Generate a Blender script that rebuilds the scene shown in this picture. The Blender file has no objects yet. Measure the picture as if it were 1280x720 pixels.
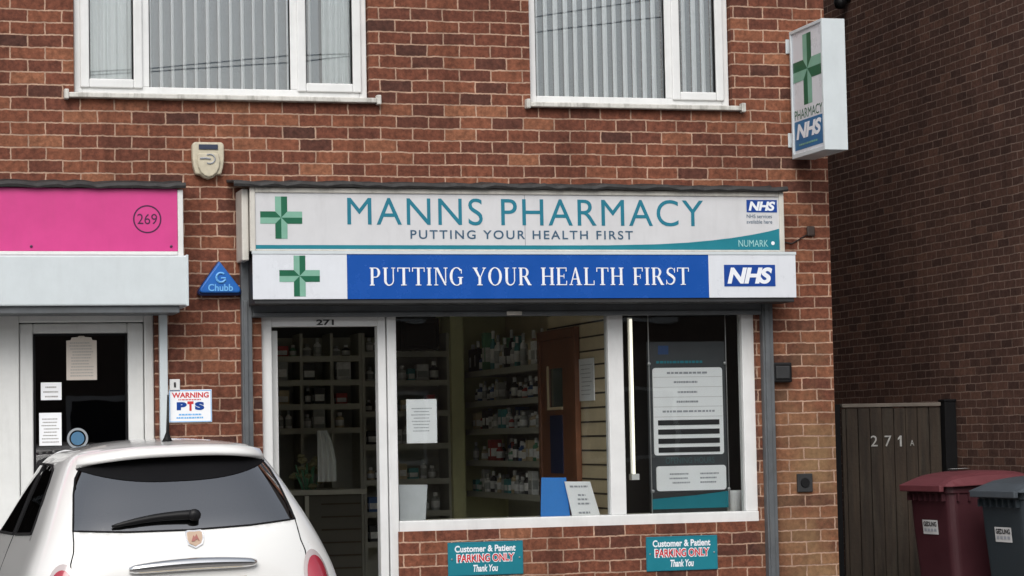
import bpy, bmesh, math, random
from mathutils import Vector, Matrix
from mathutils.geometry import delaunay_2d_cdt
random.seed(7)
S = bpy.context.scene
COL = S.collection
PI = math.pi

# ------------------------------------------------------------------ camera
F, DIST, CAMH = 3000.0, 15.3, 1.45
YAW, PITCH, ROLL = 0.2733, 0.06197, -0.01975
fw = Vector((math.sin(YAW)*math.cos(PITCH), math.cos(YAW)*math.cos(PITCH), math.sin(PITCH)))
r0 = Vector((math.cos(YAW), -math.sin(YAW), 0)); u0 = r0.cross(fw)
rt = r0*math.cos(ROLL)+u0*math.sin(ROLL); up = -r0*math.sin(ROLL)+u0*math.cos(ROLL)
cd = bpy.data.cameras.new('camera'); cam = bpy.data.objects.new('camera', cd); COL.objects.link(cam)
cd.sensor_width = 36; cd.lens = F/1280*36; cd.clip_start = .1; cd.clip_end = 2000
M = Matrix((rt, up, -fw)).transposed().to_4x4(); M.translation = Vector((0, -DIST, CAMH))
cam.matrix_world = M; S.camera = cam

def pt(px, py, Y):
    """survey helper: where a sight line of the survey photo meets the vertical plane y=Y"""
    d = fw*F + rt*(px-640) - up*(py-360); k = (Y+DIST)/d.y
    return d.x*k, d.z*k+CAMH
def rect(x0, y0, x1, y1, Y):
    xm, ym = (x0+x1)/2, (y0+y1)/2
    return pt(x0, ym, Y)[0], pt(x1, ym, Y)[0], pt(xm, y1, Y)[1], pt(xm, y0, Y)[1]   # X0 X1 Z0 Z1

# ------------------------------------------------------------------ materials
def new_mat(name):
    m = bpy.data.materials.new(name); m.use_nodes = True
    nt = m.node_tree; b = nt.nodes['Principled BSDF']
    return m, nt, b
def N(nt, t, **kw):
    n = nt.nodes.new(t)
    for k, v in kw.items():
        if k.startswith('i_'): n.inputs[k[2:].replace('_', ' ')].default_value = v
        else: setattr(n, k, v)
    return n
def c4(c): return (c[0], c[1], c[2], 1)
def plain(name, col, rough=.5, metal=0, var=.12, scale=6, bump=0, bscale=60, spec=.5, coat=0, dirt=0, grain=0):
    """painted or moulded surface with uneven tone, roughness and optional grime streaks"""
    m, nt, b = new_mat(name); L = nt.links.new
    g = N(nt, 'ShaderNodeNewGeometry')
    n1 = N(nt, 'ShaderNodeTexNoise', i_Scale=scale, i_Detail=6.0, i_Roughness=.65); L(g.outputs['Position'], n1.inputs['Vector'])
    if grain:
        mg = N(nt, 'ShaderNodeMapping'); mg.inputs['Scale'].default_value = (grain, grain, 1); L(g.outputs['Position'], mg.inputs[0]); L(mg.outputs[0], n1.inputs['Vector'])
    mr = N(nt, 'ShaderNodeMapRange'); mr.inputs[1].default_value = .3; mr.inputs[2].default_value = .7
    mr.inputs[3].default_value = 1-var; mr.inputs[4].default_value = 1+var*.6; L(n1.outputs[0], mr.inputs[0])
    mx = N(nt, 'ShaderNodeMix', data_type='RGBA', blend_type='MULTIPLY'); mx.inputs[0].default_value = 1
    mx.inputs[6].default_value = c4(col); L(mr.outputs[0], mx.inputs[7])
    out = mx.outputs[2]
    if dirt:
        mp = N(nt, 'ShaderNodeMapping'); mp.inputs['Scale'].default_value = (9, 9, 1.6); L(g.outputs['Position'], mp.inputs[0])
        n2 = N(nt, 'ShaderNodeTexNoise', i_Scale=1.5, i_Detail=5.0, i_Roughness=.7); L(mp.outputs[0], n2.inputs['Vector'])
        m2 = N(nt, 'ShaderNodeMapRange'); m2.inputs[1].default_value = .5; m2.inputs[2].default_value = .75
        m2.inputs[3].default_value = 0; m2.inputs[4].default_value = dirt; L(n2.outputs[0], m2.inputs[0])
        mz = N(nt, 'ShaderNodeMix', data_type='RGBA'); L(m2.outputs[0], mz.inputs[0]); L(out, mz.inputs[6])
        mz.inputs[7].default_value = (.09, .08, .06, 1); out = mz.outputs[2]
    L(out, b.inputs['Base Color'])
    b.inputs['Metallic'].default_value = metal; b.inputs['Specular IOR Level'].default_value = spec
    r = N(nt, 'ShaderNodeMapRange'); r.inputs[3].default_value = max(0.02, rough-.08); r.inputs[4].default_value = min(1, rough+.1)
    L(n1.outputs[0], r.inputs[0]); L(r.outputs[0], b.inputs['Roughness'])
    if coat: b.inputs['Coat Weight'].default_value = coat; b.inputs['Coat Roughness'].default_value = .04
    if bump:
        n3 = N(nt, 'ShaderNodeTexNoise', i_Scale=bscale, i_Detail=4.0); L(g.outputs['Position'], n3.inputs['Vector'])
        bp = N(nt, 'ShaderNodeBump', i_Strength=bump, i_Distance=.01); L(n3.outputs[0], bp.inputs['Height']); L(bp.outputs[0], b.inputs['Normal'])
    return m
def emit(name, col, st):
    m, nt, b = new_mat(name); b.inputs['Base Color'].default_value = c4(col)
    b.inputs['Emission Color'].default_value = c4(col); b.inputs['Emission Strength'].default_value = st
    return m
def glass(name, tint, mul=1.0, add=.02, rough=.01, wave=.0, gcol=(1, 1, 1)):
    m, nt, b = new_mat(name); nt.nodes.remove(b); L = nt.links.new
    o = [n for n in nt.nodes if n.type == 'OUTPUT_MATERIAL'][0]
    t = N(nt, 'ShaderNodeBsdfTransparent'); t.inputs[0].default_value = c4(tint)
    g = N(nt, 'ShaderNodeBsdfGlossy'); g.inputs['Roughness'].default_value = rough; g.inputs[0].default_value = c4(gcol)
    f = N(nt, 'ShaderNodeFresnel', i_IOR=1.5)
    a = N(nt, 'ShaderNodeMath', operation='MULTIPLY_ADD'); L(f.outputs[0], a.inputs[0]); a.inputs[1].default_value = mul; a.inputs[2].default_value = add
    a.use_clamp = True
    mx = N(nt, 'ShaderNodeMixShader'); L(a.outputs[0], mx.inputs[0]); L(t.outputs[0], mx.inputs[1]); L(g.outputs[0], mx.inputs[2])
    L(mx.outputs[0], o.inputs[0])
    if wave:
        ge = N(nt, 'ShaderNodeNewGeometry')
        n = N(nt, 'ShaderNodeTexNoise', i_Scale=2.2, i_Detail=2.0); L(ge.outputs['Position'], n.inputs['Vector'])
        bp = N(nt, 'ShaderNodeBump', i_Strength=wave, i_Distance=.02); L(n.outputs[0], bp.inputs['Height']); L(bp.outputs[0], g.inputs['Normal'])
    return m
def brick(name, axis, bw, bh, stops, mortar, off=(0, 0), msize=.0048, ochre=None, dark=0.0):
    m, nt, b = new_mat(name); L = nt.links.new
    g = N(nt, 'ShaderNodeNewGeometry'); sp = N(nt, 'ShaderNodeSeparateXYZ'); L(g.outputs['Position'], sp.inputs[0])
    # slightly uneven courses
    nw = N(nt, 'ShaderNodeTexNoise', i_Scale=5.0, i_Detail=3.0); L(g.outputs['Position'], nw.inputs['Vector'])
    dv = N(nt, 'ShaderNodeVectorMath', operation='SUBTRACT'); L(nw.outputs['Color'], dv.inputs[0]); dv.inputs[1].default_value = (.5, .5, .5)
    ds = N(nt, 'ShaderNodeVectorMath', operation='SCALE'); L(dv.outputs[0], ds.inputs[0]); ds.inputs[3].default_value = .016
    cb = N(nt, 'ShaderNodeCombineXYZ'); L(sp.outputs[0 if axis == 'x' else 1], cb.inputs[0]); L(sp.outputs[2], cb.inputs[1])
    ad = N(nt, 'ShaderNodeVectorMath', operation='ADD'); L(cb.outputs[0], ad.inputs[0]); L(ds.outputs[0], ad.inputs[1])
    nh = N(nt, 'ShaderNodeTexNoise', i_Scale=38.0, i_Detail=3.0); L(g.outputs['Position'], nh.inputs['Vector'])
    hv = N(nt, 'ShaderNodeVectorMath', operation='SUBTRACT'); L(nh.outputs['Color'], hv.inputs[0]); hv.inputs[1].default_value = (.5, .5, .5)
    hs_ = N(nt, 'ShaderNodeVectorMath', operation='SCALE'); L(hv.outputs[0], hs_.inputs[0]); hs_.inputs[3].default_value = .011
    ah = N(nt, 'ShaderNodeVectorMath', operation='ADD'); L(ad.outputs[0], ah.inputs[0]); L(hs_.outputs[0], ah.inputs[1]); ad = ah
    a2 = N(nt, 'ShaderNodeVectorMath', operation='ADD'); L(ad.outputs[0], a2.inputs[0]); a2.inputs[1].default_value = (off[0], off[1], 0)
    bt = N(nt, 'ShaderNodeTexBrick', offset=.5, offset_frequency=2, squash=1.0)
    bt.inputs['Color1'].default_value = (0, 0, 0, 1); bt.inputs['Color2'].default_value = (1, 1, 1, 1); bt.inputs['Mortar'].default_value = (.5, .5, .5, 1)
    bt.inputs['Scale'].default_value = 1; bt.inputs['Mortar Size'].default_value = msize; bt.inputs['Mortar Smooth'].default_value = .25
    bt.inputs['Brick Width'].default_value = bw; bt.inputs['Row Height'].default_value = bh; L(a2.outputs[0], bt.inputs['Vector'])
    rp = N(nt, 'ShaderNodeValToRGB'); el = rp.color_ramp.elements
    while len(el) < len(stops): el.new(.5)
    for e, (p, c) in zip(el, stops): e.position = p; e.color = c4(c)
    L(bt.outputs['Color'], rp.inputs[0]); col = rp.outputs[0]
    # firing marks and soot inside the bricks
    nf = N(nt, 'ShaderNodeTexNoise', i_Scale=26.0, i_Detail=6.0, i_Roughness=.7); L(g.outputs['Position'], nf.inputs['Vector'])
    mf = N(nt, 'ShaderNodeMapRange'); mf.inputs[1].default_value = .3; mf.inputs[2].default_value = .7; mf.inputs[3].default_value = .66; mf.inputs[4].default_value = 1.22
    L(nf.outputs[0], mf.inputs[0])
    m1 = N(nt, 'ShaderNodeMix', data_type='RGBA', blend_type='MULTIPLY'); m1.inputs[0].default_value = 1; L(col, m1.inputs[6]); L(mf.outputs[0], m1.inputs[7]); col = m1.outputs[2]
    if ochre:
        x0, x1, z0, z1, oc = ochre
        ex = N(nt, 'ShaderNodeMapRange'); ex.inputs[1].default_value = x0; ex.inputs[2].default_value = x1; L(sp.outputs[0], ex.inputs[0])
        ez = N(nt, 'ShaderNodeMapRange'); ez.inputs[1].default_value = z1; ez.inputs[2].default_value = z0; L(sp.outputs[2], ez.inputs[0])
        nb = N(nt, 'ShaderNodeTexNoise', i_Scale=2.4, i_Detail=4.0); L(g.outputs['Position'], nb.inputs['Vector'])
        pr = N(nt, 'ShaderNodeMath', operation='MULTIPLY'); L(ex.outputs[0], pr.inputs[0]); L(ez.outputs[0], pr.inputs[1])
        p2 = N(nt, 'ShaderNodeMath', operation='MULTIPLY'); L(pr.outputs[0], p2.inputs[0]); 
        nm = N(nt, 'ShaderNodeMapRange'); nm.inputs[1].default_value = .3; nm.inputs[2].default_value = .55; L(nb.outputs[0], nm.inputs[0]); L(nm.outputs[0], p2.inputs[1])
        mo = N(nt, 'ShaderNodeMix', data_type='RGBA'); L(p2.outputs[0], mo.inputs[0]); L(col, mo.inputs[6]); mo.inputs[7].default_value = c4(oc)
        m1b = N(nt, 'ShaderNodeMix', data_type='RGBA', blend_type='MULTIPLY'); m1b.inputs[0].default_value = .8; L(mo.outputs[2], m1b.inputs[6]); L(mf.outputs[0], m1b.inputs[7]); col = m1b.outputs[2]
    nm2 = N(nt, 'ShaderNodeTexNoise', i_Scale=7.0, i_Detail=8.0, i_Roughness=.75); L(g.outputs['Position'], nm2.inputs['Vector'])
    mm = N(nt, 'ShaderNodeMapRange'); mm.inputs[1].default_value = .3; mm.inputs[2].default_value = .7; mm.inputs[3].default_value = .5; mm.inputs[4].default_value = 1.3; L(nm2.outputs[0], mm.inputs[0])
    mc = N(nt, 'ShaderNodeMix', data_type='RGBA', blend_type='MULTIPLY'); mc.inputs[0].default_value = 1; mc.inputs[6].default_value = c4(mortar); L(mm.outputs[0], mc.inputs[7])
    m3 = N(nt, 'ShaderNodeMix', data_type='RGBA'); L(bt.outputs['Fac'], m3.inputs[0]); L(col, m3.inputs[6]); L(mc.outputs[2], m3.inputs[7]); col = m3.outputs[2]
    # broad weathering
    nl = N(nt, 'ShaderNodeTexNoise', i_Scale=.9, i_Detail=5.0); L(g.outputs['Position'], nl.inputs['Vector'])
    ml = N(nt, 'ShaderNodeMapRange'); ml.inputs[1].default_value = .3; ml.inputs[2].default_value = .7; ml.inputs[3].default_value = .78-dark; ml.inputs[4].default_value = 1.12
    L(nl.outputs[0], ml.inputs[0])
    m4 = N(nt, 'ShaderNodeMix', data_type='RGBA', blend_type='MULTIPLY'); m4.inputs[0].default_value = 1; L(col, m4.inputs[6]); L(ml.outputs[0], m4.inputs[7])
    ms = N(nt, 'ShaderNodeMapping'); ms.inputs['Scale'].default_value = (5, 5, .55); L(g.outputs['Position'], ms.inputs[0])
    ns = N(nt, 'ShaderNodeTexNoise', i_Scale=1.0, i_Detail=6.0, i_Roughness=.65); L(ms.outputs[0], ns.inputs['Vector'])
    mq = N(nt, 'ShaderNodeMapRange'); mq.inputs[1].default_value = .5; mq.inputs[2].default_value = .72; mq.inputs[3].default_value = 1.06; mq.inputs[4].default_value = .72; L(ns.outputs[0], mq.inputs[0])
    m5 = N(nt, 'ShaderNodeMix', data_type='RGBA', blend_type='MULTIPLY'); m5.inputs[0].default_value = 1; L(m4.outputs[2], m5.inputs[6]); L(mq.outputs[0], m5.inputs[7]); m4 = m5
    L(m4.outputs[2], b.inputs['Base Color']); b.inputs['Roughness'].default_value = .85; b.inputs['Specular IOR Level'].default_value = .25
    iv = N(nt, 'ShaderNodeMath', operation='MULTIPLY_ADD'); L(bt.outputs['Fac'], iv.inputs[0]); iv.inputs[1].default_value = -1; L(nf.outputs[0], iv.inputs[2])
    bp = N(nt, 'ShaderNodeBump', i_Strength=.55, i_Distance=.008); L(iv.outputs[0], bp.inputs['Height']); L(bp.outputs[0], b.inputs['Normal'])
    return m
BST = [(0, (.085, .036, .027)), (.10, (.125, .045, .030)), (.36, (.160, .055, .034)), (.62, (.186, .065, .038)), (.84, (.218, .080, .045)), (1, (.272, .113, .062))]
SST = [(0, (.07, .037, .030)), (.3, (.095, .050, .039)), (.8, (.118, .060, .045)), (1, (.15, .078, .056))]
mBrick = brick('red brick', 'x', .2165, .0798, BST, (.45, .295, .215), off=(.05, .02), msize=.0054, ochre=(5.95, 6.4, 1.15, 2.3, (.27, .165, .085)))
mBrickS = brick('red brick flank', 'y', .2165, .0798, BST, (.40, .26, .2), off=(.05, .02))
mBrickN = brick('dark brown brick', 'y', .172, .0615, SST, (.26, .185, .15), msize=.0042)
mUPVC = plain('white upvc', (.74, .75, .75), .3, var=.06, dirt=.1)
mUPVCg = plain('off white upvc', (.70, .71, .70), .35, var=.06, dirt=.1)
mSill = plain('weathered white sill', (.62, .61, .57), .6, var=.2, dirt=.7, scale=14)
mBlackSeal = plain('black rubber', (.006, .006, .007), .7, var=.2, spec=.2)
mLead = plain('lead flashing', (.028, .027, .027), .6, var=.5, scale=18, bump=.5, bscale=25)
mGreySteel = plain('grey painted steel', (.105, .115, .125), .45, var=.2, scale=9, dirt=.3)
mDarkSteel = plain('dark steel', (.025, .026, .028), .5, var=.3)
mPink = plain('pink sign acrylic', (.60, .05, .238), .35, var=.06, dirt=.06)
mPurple = plain('dark purple vinyl', (.06, .006, .05), .4)
mWhiteSteel = plain('white coated steel', (.60, .655, .68), .32, var=.05, dirt=.05)
mSignGrey = plain('pale grey sign face', (.62, .625, .645), .3, var=.05, dirt=.08)
mSignWhite = plain('white sign face', (.70, .73, .78), .28, var=.04, dirt=.05)
mCream = plain('cream sign frame', (.60, .58, .53), .4, var=.12, dirt=.3)
mTeal = plain('teal vinyl', (.010, .195, .255), .35, var=.08)
mTealD = plain('deep teal lettering', (.008, .175, .255), .4, var=.1)
mNavyT = plain('slate blue lettering', (.04, .10, .17), .4, var=.1)
mBlue = plain('royal blue sign face', (.006, .078, .37), .25, var=.06)
mNHS = plain('blue emblem', (.006, .055, .30), .3)
mWhiteV = plain('white vinyl', (.82, .85, .9), .4, var=.04)
mGrD = plain('dark green vinyl', (.004, .115, .055), .4); mGrL = plain('pale green vinyl', (.20, .42, .32), .4)
mGlassShop = glass('shop glass', (.98, .99, .985), .8, .0, .01, .03)
mGlassUp = glass('bedroom glass', (.97, .985, .99), 1.5, .05, .012, .006)
mGlassDoor = glass('door glass', (.35, .36, .38), 1.0, .02, .01, .02)
mBlind = plain('shaded blind fabric', (.20, .235, .27), .8, var=.05)
mBlindLit = plain('painted lit blind edge', (.93, .95, .96), .7, var=.03)  # far paler than the web, to paint daylight caught on the slat edges
mNet = plain('net curtain', (.74, .78, .78), .9, var=.06)
mPaper = plain('white paper', (.88, .90, .93), .6, var=.03)
mPaperC = plain('cream paper', (.62, .56, .50), .7, var=.05)
mInk = plain('grey print', (.33, .35, .39), .6)
mInkD = plain('black print', (.012, .012, .015), .5)
mRedV = plain('red vinyl', (.62, .035, .04), .4)
mAlarm = plain('aged cream plastic', (.55, .50, .38), .45, var=.14, dirt=.25, scale=25)
mAlarmB = plain('blue alarm plastic', (.012, .13, .48), .35, var=.08)
mAlarmBd = plain('navy plastic', (.006, .02, .10), .4); mAlarmBl = plain('light blue print', (.16, .46, .85), .4)
mWood = plain('weathered gate boards', (.036, .025, .017), .85, var=.7, scale=1.6, bump=.4, bscale=40, dirt=.3, grain=14)
mRedBin = plain('maroon bin plastic', (.050, .011, .016), .55, var=.12, bump=.1); mRedLid = plain('faded maroon bin lid', (.135, .036, .044), .5, var=.15)
mGreyBin = plain('slate bin plastic', (.020, .029, .036), .55, var=.12, bump=.1); mGreyLid = plain('grey bin lid', (.06, .072, .085), .5, var=.15)
mBinLab = plain('faded white label', (.60, .60, .60), .6, var=.2)
mTyre = plain('tyre rubber', (.02, .02, .02), .8, bump=.2)
mAlloy = plain('alloy', (.55, .55, .56), .3, metal=1)
mChrome = plain('chrome', (.8, .8, .8), .08, metal=1, var=.02)
mCar = plain('white car paint', (.84, .84, .825), .3, var=.01, coat=1.0)
mCarIn = plain('dark car trim', (.012, .012, .013), .7)
mSeat = plain('dark seat cloth', (.02, .02, .022), .9)
mCarGlass = glass('car glass', (.34, .37, .38), 4.0, .16, .01, .0)
mCarSide = glass('tinted side glass', (.22, .23, .24), 1.2, .02, .01, .0)
mTailRed = plain('red lamp lens', (.40, .03, .055), .12, var=.15, coat=1); mTailW = plain('clear lamp rim', (.55, .48, .48), .15, coat=1)
mPlate = plain('yellow number plate', (.50, .36, .14), .35)
mOlive = plain('olive painted plaster', (.66, .66, .38), .8, var=.1)
mInWall = plain('cream interior wall', (.70, .67, .56), .85, var=.1)
mSlat = plain('beige slatwall', (.68, .57, .38), .7, var=.1)
mGroove = plain('slatwall groove', (.06, .045, .03), .8)
mShelf = plain('grey shop shelf', (.42, .42, .37), .5, var=.1)
mDarkWood = plain('red brown door wood', (.22, .085, .042), .4, var=.3, scale=4)
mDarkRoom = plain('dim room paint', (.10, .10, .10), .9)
mBlackBox = plain('black plastic', (.007, .007, .008), .45, spec=.3)
mBlueCard = plain('bright blue card', (.012, .21, .68), .4, var=.06)
mAcrylic = glass('clear acrylic', (.80, .82, .84), 1.0, .02, .03)
mPanelD = plain('slate display panel', (.05, .055, .062), .35, var=.1)
mRoof = plain('dark roof tiles', (.05, .038, .035), .8, var=.3)
mAsph = plain('asphalt', (.055, .055, .056), .9, var=.3, scale=3, bump=.6, bscale=120)
mPave = plain('concrete forecourt', (.22, .21, .2), .9, var=.25, scale=2, bump=.3, bscale=80)
mCeil = plain('shop ceiling', (.85, .85, .8), .9)

# ------------------------------------------------------------------ mesh builder
WL = {}
class MB:
    def __init__(s): s.v = []; s.f = []; s.m = []; s.mi = 0
    def add(s, vs, fs):
        o = len(s.v); s.v += [tuple(v) for v in vs]; s.f += [tuple(i+o for i in f) for f in fs]; s.m += [s.mi]*len(fs); return s
    def box(s, x0, x1, y0, y1, z0, z1):
        x0, x1 = min(x0, x1), max(x0, x1); y0, y1 = min(y0, y1), max(y0, y1); z0, z1 = min(z0, z1), max(z0, z1)
        return s.add([(x0, y0, z0), (x1, y0, z0), (x1, y1, z0), (x0, y1, z0), (x0, y0, z1), (x1, y0, z1), (x1, y1, z1), (x0, y1, z1)],
                     [(0, 3, 2, 1), (4, 5, 6, 7), (0, 1, 5, 4), (1, 2, 6, 5), (2, 3, 7, 6), (3, 0, 4, 7)])
    def prism(s, poly, y0, y1, ax='y'):
        """poly in (a,z); extruded along y (or x: poly in (y,z); or z: poly in (x,y))"""
        n = len(poly)
        if ax == 'y': P = lambda a, b, c: (a, c, b)
        elif ax == 'x': P = lambda a, b, c: (c, a, b)
        else: P = lambda a, b, c: (a, b, c)
        vs = [P(a, b, y0) for a, b in poly]+[P(a, b, y1) for a, b in poly]
        fs = [tuple(range(n)), tuple(range(2*n-1, n-1, -1))]+[(i, i+n, (i+1) % n+n, (i+1) % n) for i in range(n)]
        return s.add(vs, fs)
    def flat(s, poly, y, ax='y'):
        P = (lambda a, b: (a, y, b)) if ax == 'y' else (lambda a, b: (y, a, b))
        return s.add([P(a, b) for a, b in poly], [tuple(range(len(poly)))])
    def tube(s, path, r, n=8, closed=False):
        path = [Vector(p) for p in path]; m = len(path); rings = []
        rr = r if isinstance(r, (list, tuple)) else [r]*m
        prev = None
        for i, p in enumerate(path):
            a = path[i-1] if (i or closed) else path[0]; b = path[(i+1) % m] if (i < m-1 or closed) else path[-1]
            t = (b-a).normalized()
            if prev is None:
                q = Vector((0, 0, 1)) if abs(t.z) < .9 else Vector((1, 0, 0)); n1 = t.cross(q).normalized()
            else: n1 = (prev-t*prev.dot(t)).normalized()
            prev = n1; n2 = t.cross(n1)
            rings.append([p+(n1*math.cos(2*PI*k/n)+n2*math.sin(2*PI*k/n))*rr[i] for k in range(n)])
        vs = [v for R_ in rings for v in R_]; fs = []
        for i in range(m if closed else m-1):
            j = (i+1) % m
            for k in range(n): fs.append((i*n+k, i*n+(k+1) % n, j*n+(k+1) % n, j*n+k))
        if not closed: fs += [tuple(range(n-1, -1, -1)), tuple((m-1)*n+k for k in range(n))]
        return s.add(vs, fs)
    def lathe(s, prof, c, n=20, ax='z'):
        """prof: (r, h) pairs, revolved about an axis through c"""
        vs = []
        for r, h in prof:
            for k in range(n):
                a = 2*PI*k/n; x, y = r*math.cos(a), r*math.sin(a)
                vs.append({'z': (c[0]+x, c[1]+y, c[2]+h), 'y': (c[0]+x, c[1]+h, c[2]+y), 'x': (c[0]+h, c[1]+x, c[2]+y)}[ax])
        fs = []
        for i in range(len(prof)-1):
            for k in range(n): fs.append((i*n+k, i*n+(k+1) % n, (i+1)*n+(k+1) % n, (i+1)*n+k))
        fs += [tuple(range(n-1, -1, -1)), tuple((len(prof)-1)*n+k for k in range(n))]
        return s.add(vs, fs)
    def grid(s, pts):
        h, w = len(pts), len(pts[0]); vs = [p for r in pts for p in r]
        return s.add(vs, [(i*w+j, i*w+j+1, (i+1)*w+j+1, (i+1)*w+j) for i in range(h-1) for j in range(w-1)])
    def build(s, name, mat, parent=None, bevel=0, smooth=False, local=False, seg=2, fixn=True):
        me = bpy.data.meshes.new(name); mats = mat if isinstance(mat, (list, tuple)) else [mat]
        base = Vector((0, 0, 0))
        if parent is not None and not local: base = WL[parent.name]
        if parent is None:
            xs = [v[0] for v in s.v]; ys = [v[1] for v in s.v]; zs = [v[2] for v in s.v]
            base = Vector(((min(xs)+max(xs))/2, (min(ys)+max(ys))/2, min(zs)))
        me.from_pydata([tuple(Vector(v)-base) for v in s.v], [], s.f)
        for m in mats: me.materials.append(m)
        for p, i in zip(me.polygons, s.m): p.material_index = i; p.use_smooth = smooth
        if fixn:
            bm = bmesh.new(); bm.from_mesh(me); bmesh.ops.recalc_face_normals(bm, faces=bm.faces); bm.to_mesh(me); bm.free()
        me.update()
        o = bpy.data.objects.new(name, me); COL.objects.link(o)
        if parent is not None: o.parent = parent; WL[o.name] = Vector(WL[parent.name])
        else: o.location = base; WL[o.name] = base
        if bevel:
            b = o.modifiers.new('bevel', 'BEVEL'); b.width = bevel; b.segments = seg; b.limit_method = 'ANGLE'; b.angle_limit = math.radians(40)
        return o
def tag(o, label=None, cat=None, group=None, kind=None):
    if label: o['label'] = label
    if cat: o['category'] = cat
    if group: o['group'] = group
    if kind: o['kind'] = kind
    return o
def thing(name, label, cat, loc=(0, 0, 0), rot=(0, 0, 0), group=None):
    o = bpy.data.objects.new(name, None); COL.objects.link(o); o.location = loc; o.rotation_euler = rot
    o.empty_display_size = .1; WL[o.name] = Vector(loc); return tag(o, label, cat, group)

# ------------------------------------------------------------------ lettering
def text_mesh(body, bold=0, shear=0, space=1.0):
    c = bpy.data.curves.new('lettering', 'FONT'); c.body = body; c.offset = bold; c.shear = shear; c.space_character = space
    c.resolution_u = 6; c.align_x = 'LEFT'
    o = bpy.data.objects.new('lettering_source', c); COL.objects.link(o)
    bpy.context.view_layer.update()
    me = bpy.data.meshes.new_from_object(o.evaluated_get(bpy.context.evaluated_depsgraph_get()))
    vs = [tuple(v.co) for v in me.vertices]; fs = [tuple(p.vertices) for p in me.polygons]
    bpy.data.objects.remove(o); bpy.data.curves.remove(c); bpy.data.meshes.remove(me)
    return vs, fs
def put_text(name, body, X0, X1, Z0, Z1, y, mat, parent, bold=0, shear=0, space=1.0, side=False, wtop=None):
    vs, fs = text_mesh(body, bold, shear, space)
    xs = [v[0] for v in vs]; ys = [v[1] for v in vs]; a, b, c, d = min(xs), max(xs), min(ys), max(ys)
    m = MB(); out = []
    for v in vs:
        p = X0+(v[0]-a)/(b-a)*(X1-X0); q = Z0+(v[1]-c)/(d-c)*(Z1-Z0)
        out.append((y, p, q) if side else (p, y, q))
    m.add(out, fs)
    return m.build(name, mat, parent, fixn=False)
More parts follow.
